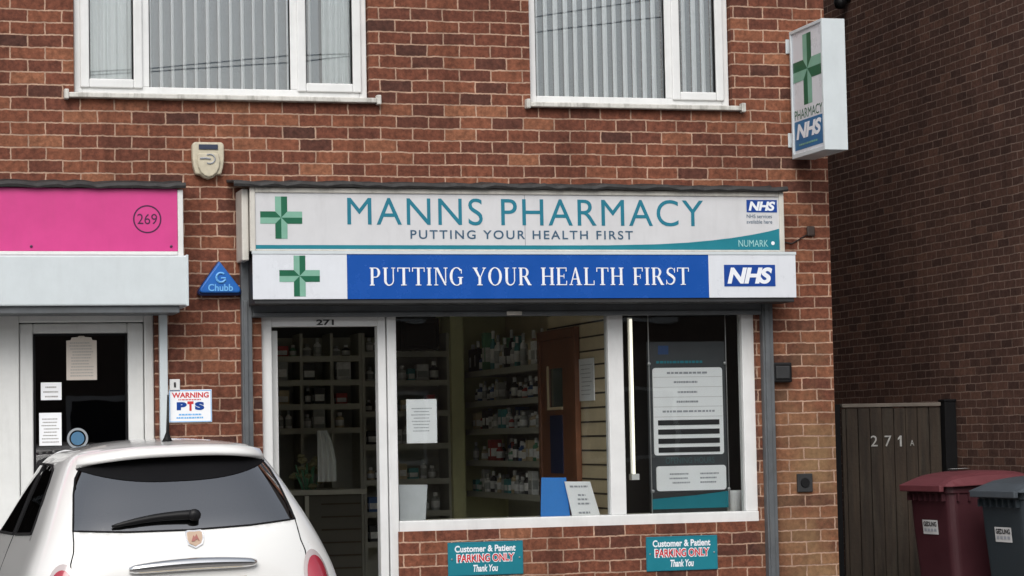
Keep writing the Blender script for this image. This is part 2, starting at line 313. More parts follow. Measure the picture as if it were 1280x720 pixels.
def serif(ch):
    t, h = .155, .05
    R_ = lambda a, b, c, d: [(a, c), (b, c), (b, d), (a, d)]
    def stem(x, w=t, top=True, bot=True):
        o = [R_(x, x+w, 0, 1)]
        if bot: o.append(R_(x-.07, x+w+.07, 0, h))
        if top: o.append(R_(x-.07, x+w+.07, 1-h, 1))
        return o
    def ring(cx, cy, rx, ry, tx, ty, a0, a1, n=20):
        o = []
        for i in range(n):
            p, q = math.radians(a0+(a1-a0)*i/n), math.radians(a0+(a1-a0)*(i+1)/n)
            o.append([(cx+rx*math.cos(p), cy+ry*math.sin(p)), (cx+rx*math.cos(q), cy+ry*math.sin(q)),
                      (cx+(rx-tx)*math.cos(q), cy+(ry-ty)*math.sin(q)), (cx+(rx-tx)*math.cos(p), cy+(ry-ty)*math.sin(p))])
        return o
    if ch == 'I': return stem(.07), .295
    if ch == 'T': return [R_(.3, .3+t, 0, 1-h), R_(.21, .545, 0, h), R_(0, .755, 1-h, 1), R_(0, .05, .76, 1-h), R_(.705, .755, .76, 1-h)], .755
    if ch == 'H': return stem(.07)+stem(.60)+[R_(.07+t, .60, .48, .48+h)], .825
    if ch == 'L': return stem(.07)+[R_(.295, .66, 0, h), R_(.61, .66, h, .26)], .66
    if ch == 'E': return stem(.07)+[R_(.295, .66, 0, h), R_(.61, .66, h, .25), R_(.295, .64, 1-h, 1), R_(.59, .64, .78, 1-h), R_(.225, .5, .49, .49+h), R_(.46, .5, .38, .64)], .67
    if ch == 'F': return stem(.07)+[R_(.295, .62, 1-h, 1), R_(.57, .62, .77, 1-h), R_(.225, .48, .47, .47+h), R_(.44, .48, .36, .62)], .62
    if ch == 'P': return stem(.07)+[R_(.295, .36, 1-h, 1), R_(.225, .36, .44, .44+h)]+ring(.36, .72, .27, .28, .15, h, -90, 90), .64
    if ch == 'R': return stem(.07)+[R_(.295, .36, 1-h, 1), R_(.225, .36, .47, .47+h), [(.33, .47), (.50, .50), (.76, .03), (.6, .0)], R_(.6, .80, 0, h)]+ring(.36, .735, .27, .265, .15, h, -90, 90), .79
    if ch == 'U': return [R_(.09, .09+t, .3, 1-h), R_(.02, .32, 1-h, 1), R_(.62, .68, .3, 1-h), R_(.53, .77, 1-h, 1)]+ring(.385, .3, .295, .32, .15, .07, 180, 270, 12)+ring(.385, .3, .295, .32, .06, .07, 270, 360, 12), .77
    if ch == 'N': return [R_(.10, .16, h, 1), R_(.02, .26, 0, h), R_(0, .10, 1-h, 1), [(.10, 1), (.27, 1), (.76, .0), (.66, .0)], R_(.69, .75, 0.12, 1-h), R_(.6, .84, 1-h, 1)], .84
    if ch == 'O': return ring(.42, .5, .42, .52, .16, .05, 0, 360, 36), .84
    if ch == 'G': return ring(.42, .5, .42, .52, .16, .05, 42, 318, 30)+[R_(.58, .58+t, .06, .42), R_(.5, .82, .42, .42+h), R_(.69, .735, .66, .9)], .82
    if ch == 'S':
        P = [(.56, .80), (.50, .90), (.40, .965), (.29, .965), (.18, .92), (.12, .83), (.12, .72), (.19, .63), (.31, .56), (.43, .48), (.52, .39), (.54, .27), (.49, .14), (.39, .06), (.28, .035), (.17, .06), (.09, .13), (.05, .22)]
        W = [.03, .035, .05, .06, .09, .12, .14, .155, .165, .165, .15, .13, .11, .08, .06, .05, .04, .03]
        o = []; n = len(P); Lf = []; Rf = []
        for i in range(n):
            a = P[max(0, i-1)]; b = P[min(n-1, i+1)]; dx, dy = b[0]-a[0], b[1]-a[1]; l = math.hypot(dx, dy); nx, ny = -dy/l, dx/l
            Lf.append((P[i][0]+nx*W[i]/2, P[i][1]+ny*W[i]/2)); Rf.append((P[i][0]-nx*W[i]/2, P[i][1]-ny*W[i]/2))
        o = [[Lf[i], Rf[i], Rf[i+1], Lf[i+1]] for i in range(n-1)]
        return o+[R_(.54, .585, .70, .98), R_(.015, .06, .02, .30)], .6
    if ch == 'Y': return [R_(.33, .33+t, h, .46), R_(.24, .575, 0, h), [(.03, 1-h), (.21, 1-h), (.46, .44), (.33, .44)], [(.66, 1-h), (.73, 1-h), (.485, .44), (.42, .44)], R_(-.02, .28, 1-h, 1), R_(.58, .8, 1-h, 1)], .8
    if ch == 'A': return [[(.08, h), (.15, h), (.43, .98), (.37, .98)], [(.54, h), (.72, h), (.46, 1.01), (.36, 1.01)], R_(.24, .58, .32, .32+h), R_(0, .24, 0, h), R_(.46, .80, 0, h)], .8
    return [], .32
def put_serif(name, body, X0, X1, Z0, Z1, y, mat, parent):
    polys = []; x = 0
    for ch in body:
        ps, w = serif(ch)
        for p in ps: polys.append([(a+x, b) for a, b in p])
        x += w+(.13 if ch != ' ' else .16)
    x -= .13; m = MB(); k = 0
    for p in polys:
        m.flat([(X0+a/x*(X1-X0), Z0+b*(Z1-Z0)) for a, b in p], y-.00025*(k % 9)); k += 1
    return m.build(name, mat, parent, fixn=False)
def cross(parent, cx, cz, L, y, side=False, Lx=None, name='cross_emblem'):
    Lx = Lx or L; a = .29
    D = [[(0, 0), (a, a), (a, 1), (0, 1)], [(0, 0), (-a, a), (-1, a), (-1, 0)], [(0, 0), (-a, -a), (-a, -1), (0, -1)], [(0, 0), (a, -a), (1, -a), (1, 0)]]
    Li = [[(0, 0), (0, 1), (-a, 1), (-a, a)], [(0, 0), (-1, 0), (-1, -a), (-a, -a)], [(0, 0), (0, -1), (a, -1), (a, -a)], [(0, 0), (1, 0), (1, a), (a, a)]]
    m = MB(); s = -1 if side else 1
    for k, P in ((0, D), (1, Li)):
        m.mi = k
        for p in P: m.flat([(cx+s*q[0]*Lx, cz+q[1]*L) for q in p], y, 'x' if side else 'y')
    return m.build(name, [mGrD, mGrL], parent, fixn=False)
def lines(name, X0, X1, Z0, Z1, y, n, mat, parent, seed=0, fill=.35, side=False):
    """illegible print: rows of short dashes"""
    rnd = random.Random(seed); m = MB(); dz = (Z1-Z0)/n
    for i in range(n):
        z = Z1-(i+.5)*dz; a = X0+(X1-X0)*rnd.uniform(0, .15); e = X1-(X1-X0)*rnd.uniform(0, .2)
        while (a < e if X1 > X0 else a > e):
            w = (X1-X0)*rnd.uniform(.03, .10); b = a+w
            if (X1 > X0 and b > e) or (X1 < X0 and b < e): b = e
            m.flat([(a, z-dz*fill/2), (b, z-dz*fill/2), (b, z+dz*fill/2), (a, z+dz*fill/2)], y, 'x' if side else 'y'); a = b+(X1-X0)*.016
    return m.build(name, mat, parent, fixn=False)

# ------------------------------------------------------------------ setting
g = MB(); g.box(-400, 400, -400, 400, -.3, -.13); tag(g.build('ground', mAsph), kind='structure')
g = MB(); g.box(-60, 60, -5.2, 60, -.125, 0); tag(g.build('forecourt', mPave, bevel=.01), kind='structure')
g = MB(); g.box(-60, 60, -22, -19.5, -.125, -.01); tag(g.build('pavement', mPave), kind='structure')

# ------------------------------------------------------------------ the brick building
XC = pt(1043, 500, 0)[0]; XL = -4.0; ZT = 6.2; YB = 8.5
W1 = rect(92, 0, 461, 119.5, 0); W1 = (W1[0], W1[1], W1[2], W1[2]+1.32)
W2 = rect(662, 0, 914, 130.5, 0); W2 = (W2[0], W2[1], W2[2], W2[2]+1.32)
DX0 = pt(328, 500, 0)[0]; DX1 = pt(497, 560, 0)[0]; SX1 = pt(948, 560, 0)[0]
ZH = pt(640, 380, 0)[1]; ZSI = pt(725, 658, 0)[1]
NX1 = pt(194, 470, 0)[0]
B = thing('brick_building', 'red brick two storey terrace with a pharmacy and a pink fronted shop below', 'building', (2.5, 0, 0))
holes = [W1, W2, (DX0, DX1, -.2, ZH), (DX1, SX1, ZSI, ZH), (XL+.6, NX1, -.2, ZH)]
def wall_with_holes(x0, x1, z0, z1, holes, y0, y1):
    xs = sorted({x0, x1, *[h[0] for h in holes], *[h[1] for h in holes]}); zs = sorted({z0, z1, *[max(z0, h[2]) for h in holes], *[h[3] for h in holes]})
    solid = lambda i, j: 0 <= i < len(xs)-1 and 0 <= j < len(zs)-1 and not any(h[0] < (xs[i]+xs[i+1])/2 < h[1] and h[2] < (zs[j]+zs[j+1])/2 < h[3] for h in holes)
    m = MB()
    for i in range(len(xs)-1):
        for j in range(len(zs)-1):
            if not solid(i, j): continue
            a, b, c, d = xs[i], xs[i+1], zs[j], zs[j+1]
            for y in (y0, y1): m.add([(a, y, c), (b, y, c), (b, y, d), (a, y, d)], [(0, 1, 2, 3)])
            if not solid(i-1, j): m.add([(a, y0, c), (a, y1, c), (a, y1, d), (a, y0, d)], [(0, 1, 2, 3)])
            if not solid(i+1, j): m.add([(b, y0, c), (b, y1, c), (b, y1, d), (b, y0, d)], [(0, 1, 2, 3)])
            if not solid(i, j-1): m.add([(a, y0, c), (b, y0, c), (b, y1, c), (a, y1, c)], [(0, 1, 2, 3)])
            if not solid(i, j+1): m.add([(a, y0, d), (b, y0, d), (b, y1, d), (a, y1, d)], [(0, 1, 2, 3)])
    return m
w = wall_with_holes(XL, XC, -.05, ZT, holes, 0, .22)
bm_fix = w.build('front_wall', mBrick, B)
bmx = bmesh.new(); bmx.from_mesh(bm_fix.data); bmesh.ops.remove_doubles(bmx, verts=bmx.verts, dist=1e-5); bmesh.ops.recalc_face_normals(bmx, faces=bmx.faces); bmx.to_mesh(bm_fix.data); bmx.free()
m = MB(); m.box(XC-.22, XC-.002, .222, YB, -.05, ZT); m.build('side_wall', mBrickS, B)
m = MB(); m.box(XL+.02, XC-.23, YB, YB+.2, -.05, ZT); m.build('rear_wall', mBrick, B)
m = MB(); m.box(XL, XL+.2, .222, YB, -.05, ZT-.01); m.build('party_wall', mInWall, B)
m = MB(); m.prism([(-.35, ZT-.05), (YB+.35, ZT-.05), (YB/2, ZT+2.6)], XL-.05, XC+.08, 'x'); m.build('roof', mRoof, B)
m = MB(); m.box(XL, XC+.05, -.42, -.30, ZT-.2, ZT-.07); m.build('gutter', mBlackBox, B, bevel=.03)
# floors, ceilings and dividing walls seen through the glass
m = MB(); m.box(XL+.2, XC-.23, .23, YB-.01, 2.72, 2.95); m.build('upper_floor', mCeil, B)
m = MB(); m.box(XL+.2, XC-.23, .23, YB-.01, .002, .03); m.build('shop_floor', mInWall, B)
m = MB(); m.box(2.28, 2.40, .23, 5.4, .03, 2.72); m.build('shop_divider', mInWall, B)
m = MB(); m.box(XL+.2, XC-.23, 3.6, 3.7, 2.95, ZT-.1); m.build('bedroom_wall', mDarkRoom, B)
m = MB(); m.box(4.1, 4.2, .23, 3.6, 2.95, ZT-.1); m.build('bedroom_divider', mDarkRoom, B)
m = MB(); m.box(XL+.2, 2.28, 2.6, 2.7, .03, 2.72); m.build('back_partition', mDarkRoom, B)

def frame_rect(m, x0, x1, z0, z1, w, y0, y1, wb=None):
    wb = wb or w
    m.box(x0, x0+w, y0, y1, z0, z1); m.box(x1-w, x1, y0, y1, z0, z1)
    m.box(x0+w, x1-w, y0, y1, z1-w, z1); m.box(x0+w, x1-w, y0, y1, z0, z0+wb)
# upper windows
def upper_window(Wn, lights):
    x0, x1, z0, z1 = Wn; x0 += .006; x1 -= .006; y0, y1 = .05, .12
    m = MB(); frame_rect(m, x0, x1, z0+.004, z1-.004, .05, y0, y1)
    for (a, b, op) in lights[1:]: m.box(a-.028, a+.028, y0, y1, z0+.054, z1-.054)
    wd = m.build('window', mUPVC, B, bevel=.005)
    seal = MB()
    for i, (a, b, op) in enumerate(lights):
        aa = x0+.05 if i == 0 else a+.028; bb = x1-.05 if i == len(lights)-1 else b-.028
        ws = .0
        if op:
            s = MB(); frame_rect(s, aa-.012, bb+.012, z0+.042, z1-.042, .058, y0-.018, y1-.01)
            s.build('sash', mUPVC, wd, bevel=.008); ws = .046
        g = MB(); g.box(aa+ws-.004, bb-ws+.004, y0+.026, y0+.034, z0+.05+ws, z1-.05-ws); g.build('pane', mGlassUp, wd)
        frame_rect(seal, aa+ws-.001, bb-ws+.001, z0+.054+ws-.006, z1-.054-ws+.006, .007, y0+.012 if not op else y0-.004, y0+.0255)
    seal.build('glazing_seal', mBlackSeal, wd)
    return wd
mid = lambda a, Y=0.05: pt(a, 60, Y)[0]
L1 = [(W1[0], mid(181), 1), (mid(181), mid(368), 0), (mid(368), W1[1], 1)]
L2 = [(W2[0], mid(836), 0), (mid(836), W2[1], 1)]
upper_window(W1, L1); upper_window(W2, L2)
for i, (Wn, (pa, pb)) in enumerate(((W1, (80, 476)), (W2, (657, 931)))):
    xa, xb = pt(pa, 125, -.03)[0], pt(pb, 130, -.03)[0]
    m = MB(); m.prism([(-.05, Wn[2]-.034), (-.05, Wn[2]-.002), (.045, Wn[2]+.003), (.045, Wn[2]-.034)], xa+.03, xb-.03, 'x')
    m.box(xa, xa+.03, -.055, 0, Wn[2]-.045, Wn[2]+.018); m.box(xb-.03, xb, -.055, 0, Wn[2]-.045, Wn[2]+.018)
    m.build('window_sill', mSill, B, bevel=.006)
# blinds and curtains
def blind(x0, x1, z0, z1, y, label, wide, pitch=.0755, seed=1):
    """upright slats, each a grey web with a folded pale edge whose daylight is painted into the colour"""
    rnd = random.Random(seed); t = thing('vertical_blind', label, 'blind', ((x0+x1)/2, y, z0))
    m = MB(); x = x0+.012
    while x < x1-.01:
        j = rnd.uniform(-.003, .003); e = x+pitch*wide*rnd.uniform(.85, 1.1); f = min(x1, x+pitch+.002); b = rnd.uniform(0, .006)
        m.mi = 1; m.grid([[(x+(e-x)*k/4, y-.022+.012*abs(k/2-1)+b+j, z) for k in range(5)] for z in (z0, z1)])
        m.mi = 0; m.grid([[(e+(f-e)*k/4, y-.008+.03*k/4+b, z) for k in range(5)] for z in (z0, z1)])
        x += pitch
    m.build('slats', [mBlind, mBlindLit], t)
    r = MB(); r.box(x0, x1, y-.02, y+.02, z1+.001, z1+.03); r.build('head_rail', mUPVC, t)
def curtain(x0, x1, z0, z1, y, label, mat, waves, amp, seed):
    rnd = random.Random(seed); ph = [rnd.uniform(0, 6) for _ in range(3)]; n = 80
    f = lambda u, v: y+amp*math.sin(u*waves*2*PI+ph[0]+v*.4)+amp*.5*math.sin(u*waves*4.7*PI+ph[1])
    m = MB(); m.grid([[(x0+(x1-x0)*i/n, f(i/n, v), z0+(z1-z0)*v) for i in range(n+1)] for v in (0, .33, .66, 1)])
    o = m.build('curtain', mat, smooth=True); tag(o, label, 'curtain')
zb, zt = W1[2]+.05, W1[3]-.08
curtain(W1[0]+.08, mid(181), zb, zt, .135, 'pale net curtain behind the left casement of the left upstairs window', mNet, 5, .016, 3)
blind(mid(184), mid(366), zb, zt, .122, 'white vertical blind in the wide middle pane of the left upstairs window', .27, .0755, 2)
curtain(mid(405), W1[1]-.06, zb, zt, .15, 'pale curtain bunched behind the right casement of the left upstairs window', mNet, 4, .02, 5)
blind(mid(371), mid(402), zb, zt, .122, 'short run of blind slats beside the curtain in the right casement upstairs', .27, .0755, 12)
zb, zt = W2[2]+.05, W2[3]-.08
blind(W2[0]+.05, mid(832), zb, zt, .122, 'white vertical blind with half open slats in the wide pane of the right upstairs window', .46, .070, 4)
blind(mid(842), W2[1]-.05, zb, zt, .122, 'narrow white vertical blind behind the small casement of the right upstairs window', .46, .070, 6)

# ------------------------------------------------------------------ pharmacy shopfront (recessed frame in the opening)
YF = .04
def RX(px, Y=YF, py=520): return pt(px, py, Y)[0]
def RZ(py, Y=YF, px=640): return pt(px, py, Y)[1]
ZF = RZ(395, YF)+.06
sf = MB(); fr = [RX(328), RX(341), RX(474, YF, 560), RX(497, YF, 560), RX(762), RX(781), RX(930, YF, 530), RX(947, YF, 530)]
zs0, zs1 = RZ(660, YF, 725), RZ(645, YF, 725)
sf.box(fr[0], fr[1], YF, YF+.09, 0, ZF); sf.box(fr[2], fr[2]+(fr[3]-fr[2])*.45, YF, YF+.09, 0, ZF); sf.box(fr[2]+(fr[3]-fr[2])*.5, fr[3], YF-.012, YF+.09, 0, ZF)
sf.box(fr[1], fr[2], YF, YF+.09, RZ(408, YF, 405), ZF-.002)
SFo = sf.build('door_frame', mUPVC, B, bevel=.006)
put_text('door_number', '271', RX(397), RX(419), RZ(406.5, YF, 408), RZ(399.5, YF, 408), YF-.003, mInkD, B, bold=.03)
sw = MB(); sw.box(fr[3]+.002, fr[7], YF-.015, YF+.1, zs0, zs1); sw.box(fr[4], fr[5], YF, YF+.09, zs1, ZF); sw.box(fr[6], fr[7], YF, YF+.09, zs1, ZF)
SW = sw.build('shop_window', mUPVC, B, bevel=.006)
g = MB(); g.box(fr[3]+.002, fr[4], YF+.04, YF+.048, zs1, ZF); g.build('pane', mGlassShop, SW)
g = MB(); g.box(fr[5], fr[6], YF+.04, YF+.048, zs1, ZF); g.build('pane', mGlassShop, SW)
# door leaf swung inward
d = MB(); hx = fr[1]+.01
frame_pts = [(YF+.1, YF+.95)]
frd = MB(); X_ = hx
frd.box(X_, X_+.045, YF+.10, YF+.17, .03, RZ(412, YF, 405)); frd.box(X_, X_+.045, YF+.86, YF+.93, .03, RZ(412, YF, 405)); frd.box(X_, X_+.045, YF+.17, YF+.86, .03, .15)
frd.box(X_, X_+.045, YF+.17, YF+.86, RZ(412, YF, 405)-.07, RZ(412, YF, 405))
DL = frd.build('door', mUPVCg, B, bevel=.004)
g = MB(); g.box(X_+.018, X_+.024, YF+.17, YF+.86, .15, RZ(412, YF, 405)-.07); g.build('pane', mGlassShop, DL)
g = MB(); g.tube([(X_+.05, YF+.8, 1.25), (X_+.09, YF+.8, 1.25), (X_+.09, YF+.8, 1.65), (X_+.05, YF+.8, 1.65)], .012); g.build('handle', mChrome, DL, smooth=True)
# door 269
YD = .05
m = MB(); dx = [pt(p, 480, YD)[0] for p in (25, 42, 160, 180, 193)]
zl = pt(100, 392, YD)[1]
xq = dx[0]-.21; m.box(xq, dx[0]-.004, YD, YD+.09, 0, zl+.2); m.box(dx[3]+.004, NX1-.002, YD, YD+.09, 0, zl+.2); m.box(dx[0]-.004, dx[3]+.004, YD, YD+.09, pt(100, 403, YD)[1]+.001, zl+.2)
m.build('door_frame', mUPVCg, B, bevel=.008)
m = MB(); frame_rect(m, XL+.6, xq-.006, .002, zl+.2, .09, YD, YD+.09, .62); m.box(-1.3, -1.22, YD, YD+.09, .625, zl+.1); o = m.build('shop_window', mUPVCg, B, bevel=.008)
m = MB(); m.box(XL+.69, xq-.096, YD+.04, YD+.048, .62, zl+.11); m.build('pane', mGlassDoor, o)
m = MB(); zd0, zd1 = .06, pt(100, 404, YD)[1]; gz0, gz1 = .95, pt(100, 417, YD)[1]
m.box(dx[0], dx[1], YD+.015, YD+.08, zd0, zd1); m.box(dx[2], dx[3], YD+.015, YD+.08, zd0, zd1); m.box(dx[1], dx[2], YD+.015, YD+.08, gz1, zd1); m.box(dx[1], dx[2], YD+.015, YD+.08, zd0, gz0)
D9 = m.build('door', mUPVCg, B, bevel=.01)
g = MB(); g.box(dx[1], dx[2], YD+.04, YD+.048, gz0, gz1); g.build('pane', mGlassDoor, D9)
g = MB(); frame_rect(g, dx[1]+.001, dx[2]-.001, gz0+.001, gz1-.001, .012, YD+.012, YD+.039); g.build('glazing_seal', mBlackSeal, D9)

# ------------------------------------------------------------------ shutter gear: grey guide rails, lintel, boxes
SB = -.30     # front of the shutter box
z_lt, z_lb = RZ(383, -.05), RZ(395, -.05)
m = MB(); xa, xb = pt(303, 470, -.06)[0], pt(316, 470, -.06)[0]
m.box(xa, xb, -.062, 0, 0, pt(310, 325, -.06)[1]); m.box(xa+.012, xb-.03, -.075, -.063, 0, pt(310, 376, -.06)[1]); m.build('shutter_rail', mGreySteel, B, bevel=.004)
m = MB(); xc_, xd_ = pt(957, 550, -.06)[0], pt(970, 550, -.06)[0]
m.box(xc_, xd_, -.062, 0, 0, pt(960, 372, -.06)[1]); m.box(xc_+.012, xd_-.03, -.075, -.063, 0, pt(960, 376, -.06)[1]); m.build('shutter_rail', mGreySteel, B, bevel=.004)
m = MB(); m.box(xb+.002, xc_-.002, -.055, -.015, z_lb, z_lt+.08); m.box(xb+.01, xc_-.01, -.065, -.056, z_lb+.004, z_lb+.03); m.build('shutter_bottom_bar', mGreySteel, B, bevel=.003)
m = MB(); m.box(pt(633, 391, -.07)[0], pt(652, 391, -.07)[0], -.085, -.067, z_lb+.004, z_lb+.032); m.build('shutter_lock', mCream, B, bevel=.006)
m = MB(); xr0, xr1 = pt(200, 480, -.05)[0], pt(210, 480, -.05)[0]; m.box(xr0, xr1, -.05, 0, 0, pt(205, 388, -.05)[1]); m.build('shutter_rail', mWhiteSteel, B, bevel=.004)

# blue shutter-box sign
T = thing('shutter_box_sign', 'long blue sign box with white ends and serif slogan, under the pharmacy fascia', 'sign', (3.6, SB, 2.2))
x0, x1, z0, z1 = rect(316, 318, 995, 373, SB); xm0, xm1 = pt(434, 345, SB)[0], pt(886, 345, SB)[0]
m = MB(); m.box(x0+.01, x1-.01, SB+.012, -.0635, z0-.03, z1-.01); m.build('shutter_housing', mDarkSteel, T, bevel=.006)
for a, b in ((x0, xm0), (xm1, x1)): m = MB(); m.box(a, b, SB, SB+.01, z0, z1); m.build('white_panel', mSignWhite, T, bevel=.002)
m = MB(); m.box(xm0+.001, xm1-.001, SB+.001, SB+.01, z0, z1); m.build('blue_panel', mBlue, T)
m = MB(); m.box(x0-.004, x1+.004, SB-.004, SB+.016, z1+.0005, z1+.02); m.build('top_trim', mWhiteSteel, T)
def zz(py, px, Y=SB): return pt(px, py, Y)[1]
cx, cz = pt(374.5, 345, SB); cross(T, cx, cz, .13, SB-.002)
put_serif('slogan_lettering', 'PUTTING YOUR HEALTH FIRST', pt(462, 345, SB)[0], pt(861, 345, SB)[0], zz(356.5, 660), zz(334.5, 660), SB-.002, mWhiteV, T)
def nhs(parent, x0, x1, z0, z1, y, side=False, bg=mNHS, sub=False):
    m = MB(); k = (z1-z0); a = [(x0, z0), (x1, z0), (x1, z1), (x0, z1)]
    m.flat(a, y, 'x' if side else 'y'); m.build('emblem_panel', bg, parent, fixn=False)
    w_ = x1-x0; yy = y-.0015 if not side else y-.0015
    zlo = z0+k*(.36 if sub else .12); zhi = z1-k*(.1 if sub else .12)
    put_text('emblem_lettering', 'NHS', x0+w_*.06, x1-w_*.06, zlo, zhi, yy, mWhiteV, parent, bold=.045, shear=.22, space=.94, side=side)
a = rect(905, 331, 969, 358, SB); nhs(T, *a, SB-.002)

# main fascia
YFS = -.27
T = thing('fascia_sign', 'pale grey fascia with teal MANNS PHARMACY lettering and a green cross', 'sign', (3.6, YFS, 2.6))
x0, x1, z0, z1 = rect(313, 239, 979, 314, YFS)
m = MB(); m.box(x0, x1, YFS+.02, -.002, z0, z1); m.build('sign_box', mCream, T, bevel=.004)
m = MB(); frame_rect(m, x0-.004, x1+.004, z0-.004, z1+.012, .035, YFS-.012, YFS+.0195, .012)
m.build('sign_frame', mCream, T, bevel=.006)
m = MB(); m.box(x0+.03, x1-.03, YFS, YFS+.018, z0+.008, z1-.022); m.build('sign_panel', mSignGrey, T)
m = MB(); m.box(x0-.05, x0-.006, YFS+.03, -.003, z0-.06, z1+.004); m.build('end_cover', mCream, T, bevel=.008)
xs = pt(656, 275, YFS)[0]; m = MB(); m.box(xs-.0025, xs+.0025, YFS-.0012, YFS-.0004, z0+.012, z1-.024); m.build('panel_joint', mInk, T)
cx, cz = pt(351.5, 272, YFS); cross(T, cx, cz, .135, YFS-.002)
zf = lambda py, px=640: pt(px, py, YFS)[1]
put_text('name_lettering', 'MANNS PHARMACY', pt(434, 266, YFS)[0], pt(879, 266, YFS)[0], zf(282), zf(248.5), YFS-.002, mTealD, T, space=1.12)
put_text('slogan_lettering', 'PUTTING YOUR HEALTH FIRST', pt(513, 293, YFS)[0], pt(791, 293, YFS)[0], zf(299), zf(288), YFS-.002, mNavyT, T, bold=.012, space=1.25)
sx0, sx1, sb = x0+.032, x1-.032, z0+.012
cv = [(sx0, sb), (sx1, sb)]
prof = [(975, 286.5), (960, 290), (940, 294), (915, 298), (890, 301), (860, 303.8), (820, 306), (760, 307.2), (690, 307.4), (600, 307.2), (450, 307), (316, 306.8)]
for px, py in prof:
    X, Z = pt(px, py, YFS); cv.append((min(max(X, sx0), sx1), Z+.003))
m = MB(); m.flat(cv, YFS-.0015); m.build('teal_swoosh', mTeal, T, fixn=False)
a = rect(933, 250, 971, 265.5, YFS); nhs(T, *a, YFS-.002)
put_text('small_lettering', 'NHS services\navailable here', pt(933, 273, YFS)[0], pt(965, 273, YFS)[0], zf(279.5, 950), zf(268, 950), YFS-.002, mNavyT, T)
put_text('brand_lettering', 'NUMARK', pt(923, 304, YFS)[0], pt(960, 304, YFS)[0], zf(308.5, 942), zf(300, 942), YFS-.003, plain('pale teal lettering', (.35, .62, .62), .4), T)
m = MB(); bx, bz = pt(966, 304, YFS); m.flat([(bx+.013*math.cos(k*PI/6), bz+.013*math.sin(k*PI/6)) for k in range(12)], YFS-.003); m.build('brand_dot', mWhiteV, T, fixn=False)
# lead flashings
def flashing(pxa, pxb, py0, py1, Yo, label):
    x0, x1, z0, z1 = rect(pxa, py0, pxb, py1, Yo); rnd = random.Random(pxa); m = MB(); n = 44; rows = []
    for i in range(n+1):
        x = x0+(x1-x0)*i/n; j = rnd.uniform(-.011, .008)
        rows.append([(x, -.001, z1+.022+j*.7), (x, -.03, z1+.006+j), (x, Yo, z0+.026+j), (x, Yo-.010, z0+.012+j), (x, Yo-.004, z0+.002+j*.4)])
    m.grid(rows); o = m.build('lead_flashing', mLead); tag(o, label, 'flashing'); so = o.modifiers.new('s', 'SOLIDIFY'); so.thickness = .008
flashing(292, 984, 228, 236, -.30, 'dark crumpled lead strip over the grey pharmacy fascia')
flashing(-330, 232, 225, 233, -.22, 'dark lead strip over the pink fascia')

# pink fascia and white shutter box of 269
YP = -.20
T = thing('pink_fascia_sign', 'plain bright pink fascia with a circled 269', 'sign', (.5, YP, 2.5))
x1 = pt(222, 275, YP)[0]; xw = pt(229, 275, YP)[0]; x0 = XL+.1; z0, z1 = pt(110, 314, YP)[1], pt(110, 235, YP)[1]
m = MB(); m.box(x0, x1, YP, -.002, z0, z1); m.build('sign_panel', mPink, T, bevel=.003)
m = MB(); m.box(x1+.001, xw, YP-.006, -.003, z0-.03, z1-.005); m.box(x0, x1, YP-.008, YP+.05, z0-.024, z0-.001); m.build('sign_trim', mUPVCg, T, bevel=.004)
cx, cz = pt(184, 274, YP); m = MB(); n = 40; ro, ri = .089, .080
m.add([(cx+r*math.cos(2*PI*k/n), YP-.0015, cz+r*math.sin(2*PI*k/n)) for r in (ro, ri) for k in range(n)], [(k, (k+1) % n, n+(k+1) % n, n+k) for k in range(n)])
m.build('number_ring', mPurple, T, fixn=False)
put_text('number_lettering', '269', cx-.062, cx+.062, cz-.032, cz+.034, YP-.0015, mPurple, T)
for px in (39, 214):
    m = MB(); X, Z = pt(px, 308, YP); m.lathe([(.001, -.006), (.009, -.004), (.009, 0)], (X, YP, Z), 10, 'y'); m.build('screw', mPurple, T)
YQ = -.36
T = thing('shutter_box', 'plain white steel shutter box over the neighbouring shop door', 'shutter box', (.5, YQ, 2.2))
x1 = pt(235, 350, YQ)[0]; z0, z1 = pt(115, 382, YQ)[1], pt(115, 319, YQ)[1]
m = MB(); m.box(x0, x1, YQ, -.001, z0, z1); m.build('shutter_housing', mWhiteSteel, T, bevel=.01)
m = MB(); m.box(x1-.012, x1+.004, YQ-.004, -.005, z0-.004, z1+.004); m.build('end_cap', mWhiteSteel, T, bevel=.003)
m = MB(); m.box(x0, x1-.05, YQ+.03, -.002, z0-.045, z0-.001); m.build('shutter_bottom_bar', mGreySteel, T, bevel=.004)

# ------------------------------------------------------------------ projecting sign
T = thing('projecting_sign', 'white box sign jutting from the brick corner with a green cross and blue panel', 'sign', (6.2, -.3, 3))
Yi, Yo = -.06, -.63
Xf = pt(1029, 105, Yo)[0]; Xb = pt(1058, 105, Yo)[0]; zb_, zt_ = pt(1043, 187, Yo)[1], pt(1043, 23, Yo)[1]
m = MB(); m.box(Xf+.012, Xb-.012, Yo+.012, Yi, zb_+.012, zt_-.012); m.build('sign_box', mSignWhite, T)
fm = MB()
fm.box(Xf, Xb, Yo, Yo+.011, zb_, zt_)
for (ya, yb, za, zc) in ((Yo+.011, Yi, zt_-.022, zt_), (Yo+.011, Yi, zb_, zb_+.03), (Yi-.022, Yi, zb_+.03, zt_-.022), (Yo+.0115, Yo+.03, zb_+.03, zt_-.022)):
    fm.box(Xf, Xf+.0115, ya, yb, za, zc); fm.box(Xb-.0115, Xb, ya, yb, za, zc)
fm.box(Xf+.012, Xb-.012, Yo+.0115, Yi, zt_-.0115, zt_); fm.box(Xf+.012, Xb-.012, Yo+.0115, Yi, zb_, zb_+.0115)
fm.build('sign_frame', mWhiteSteel, T, bevel=.003)
xs_ = Xf+.0105; ya, yb = Yi-.025, Yo+.033; H_ = zt_-zb_
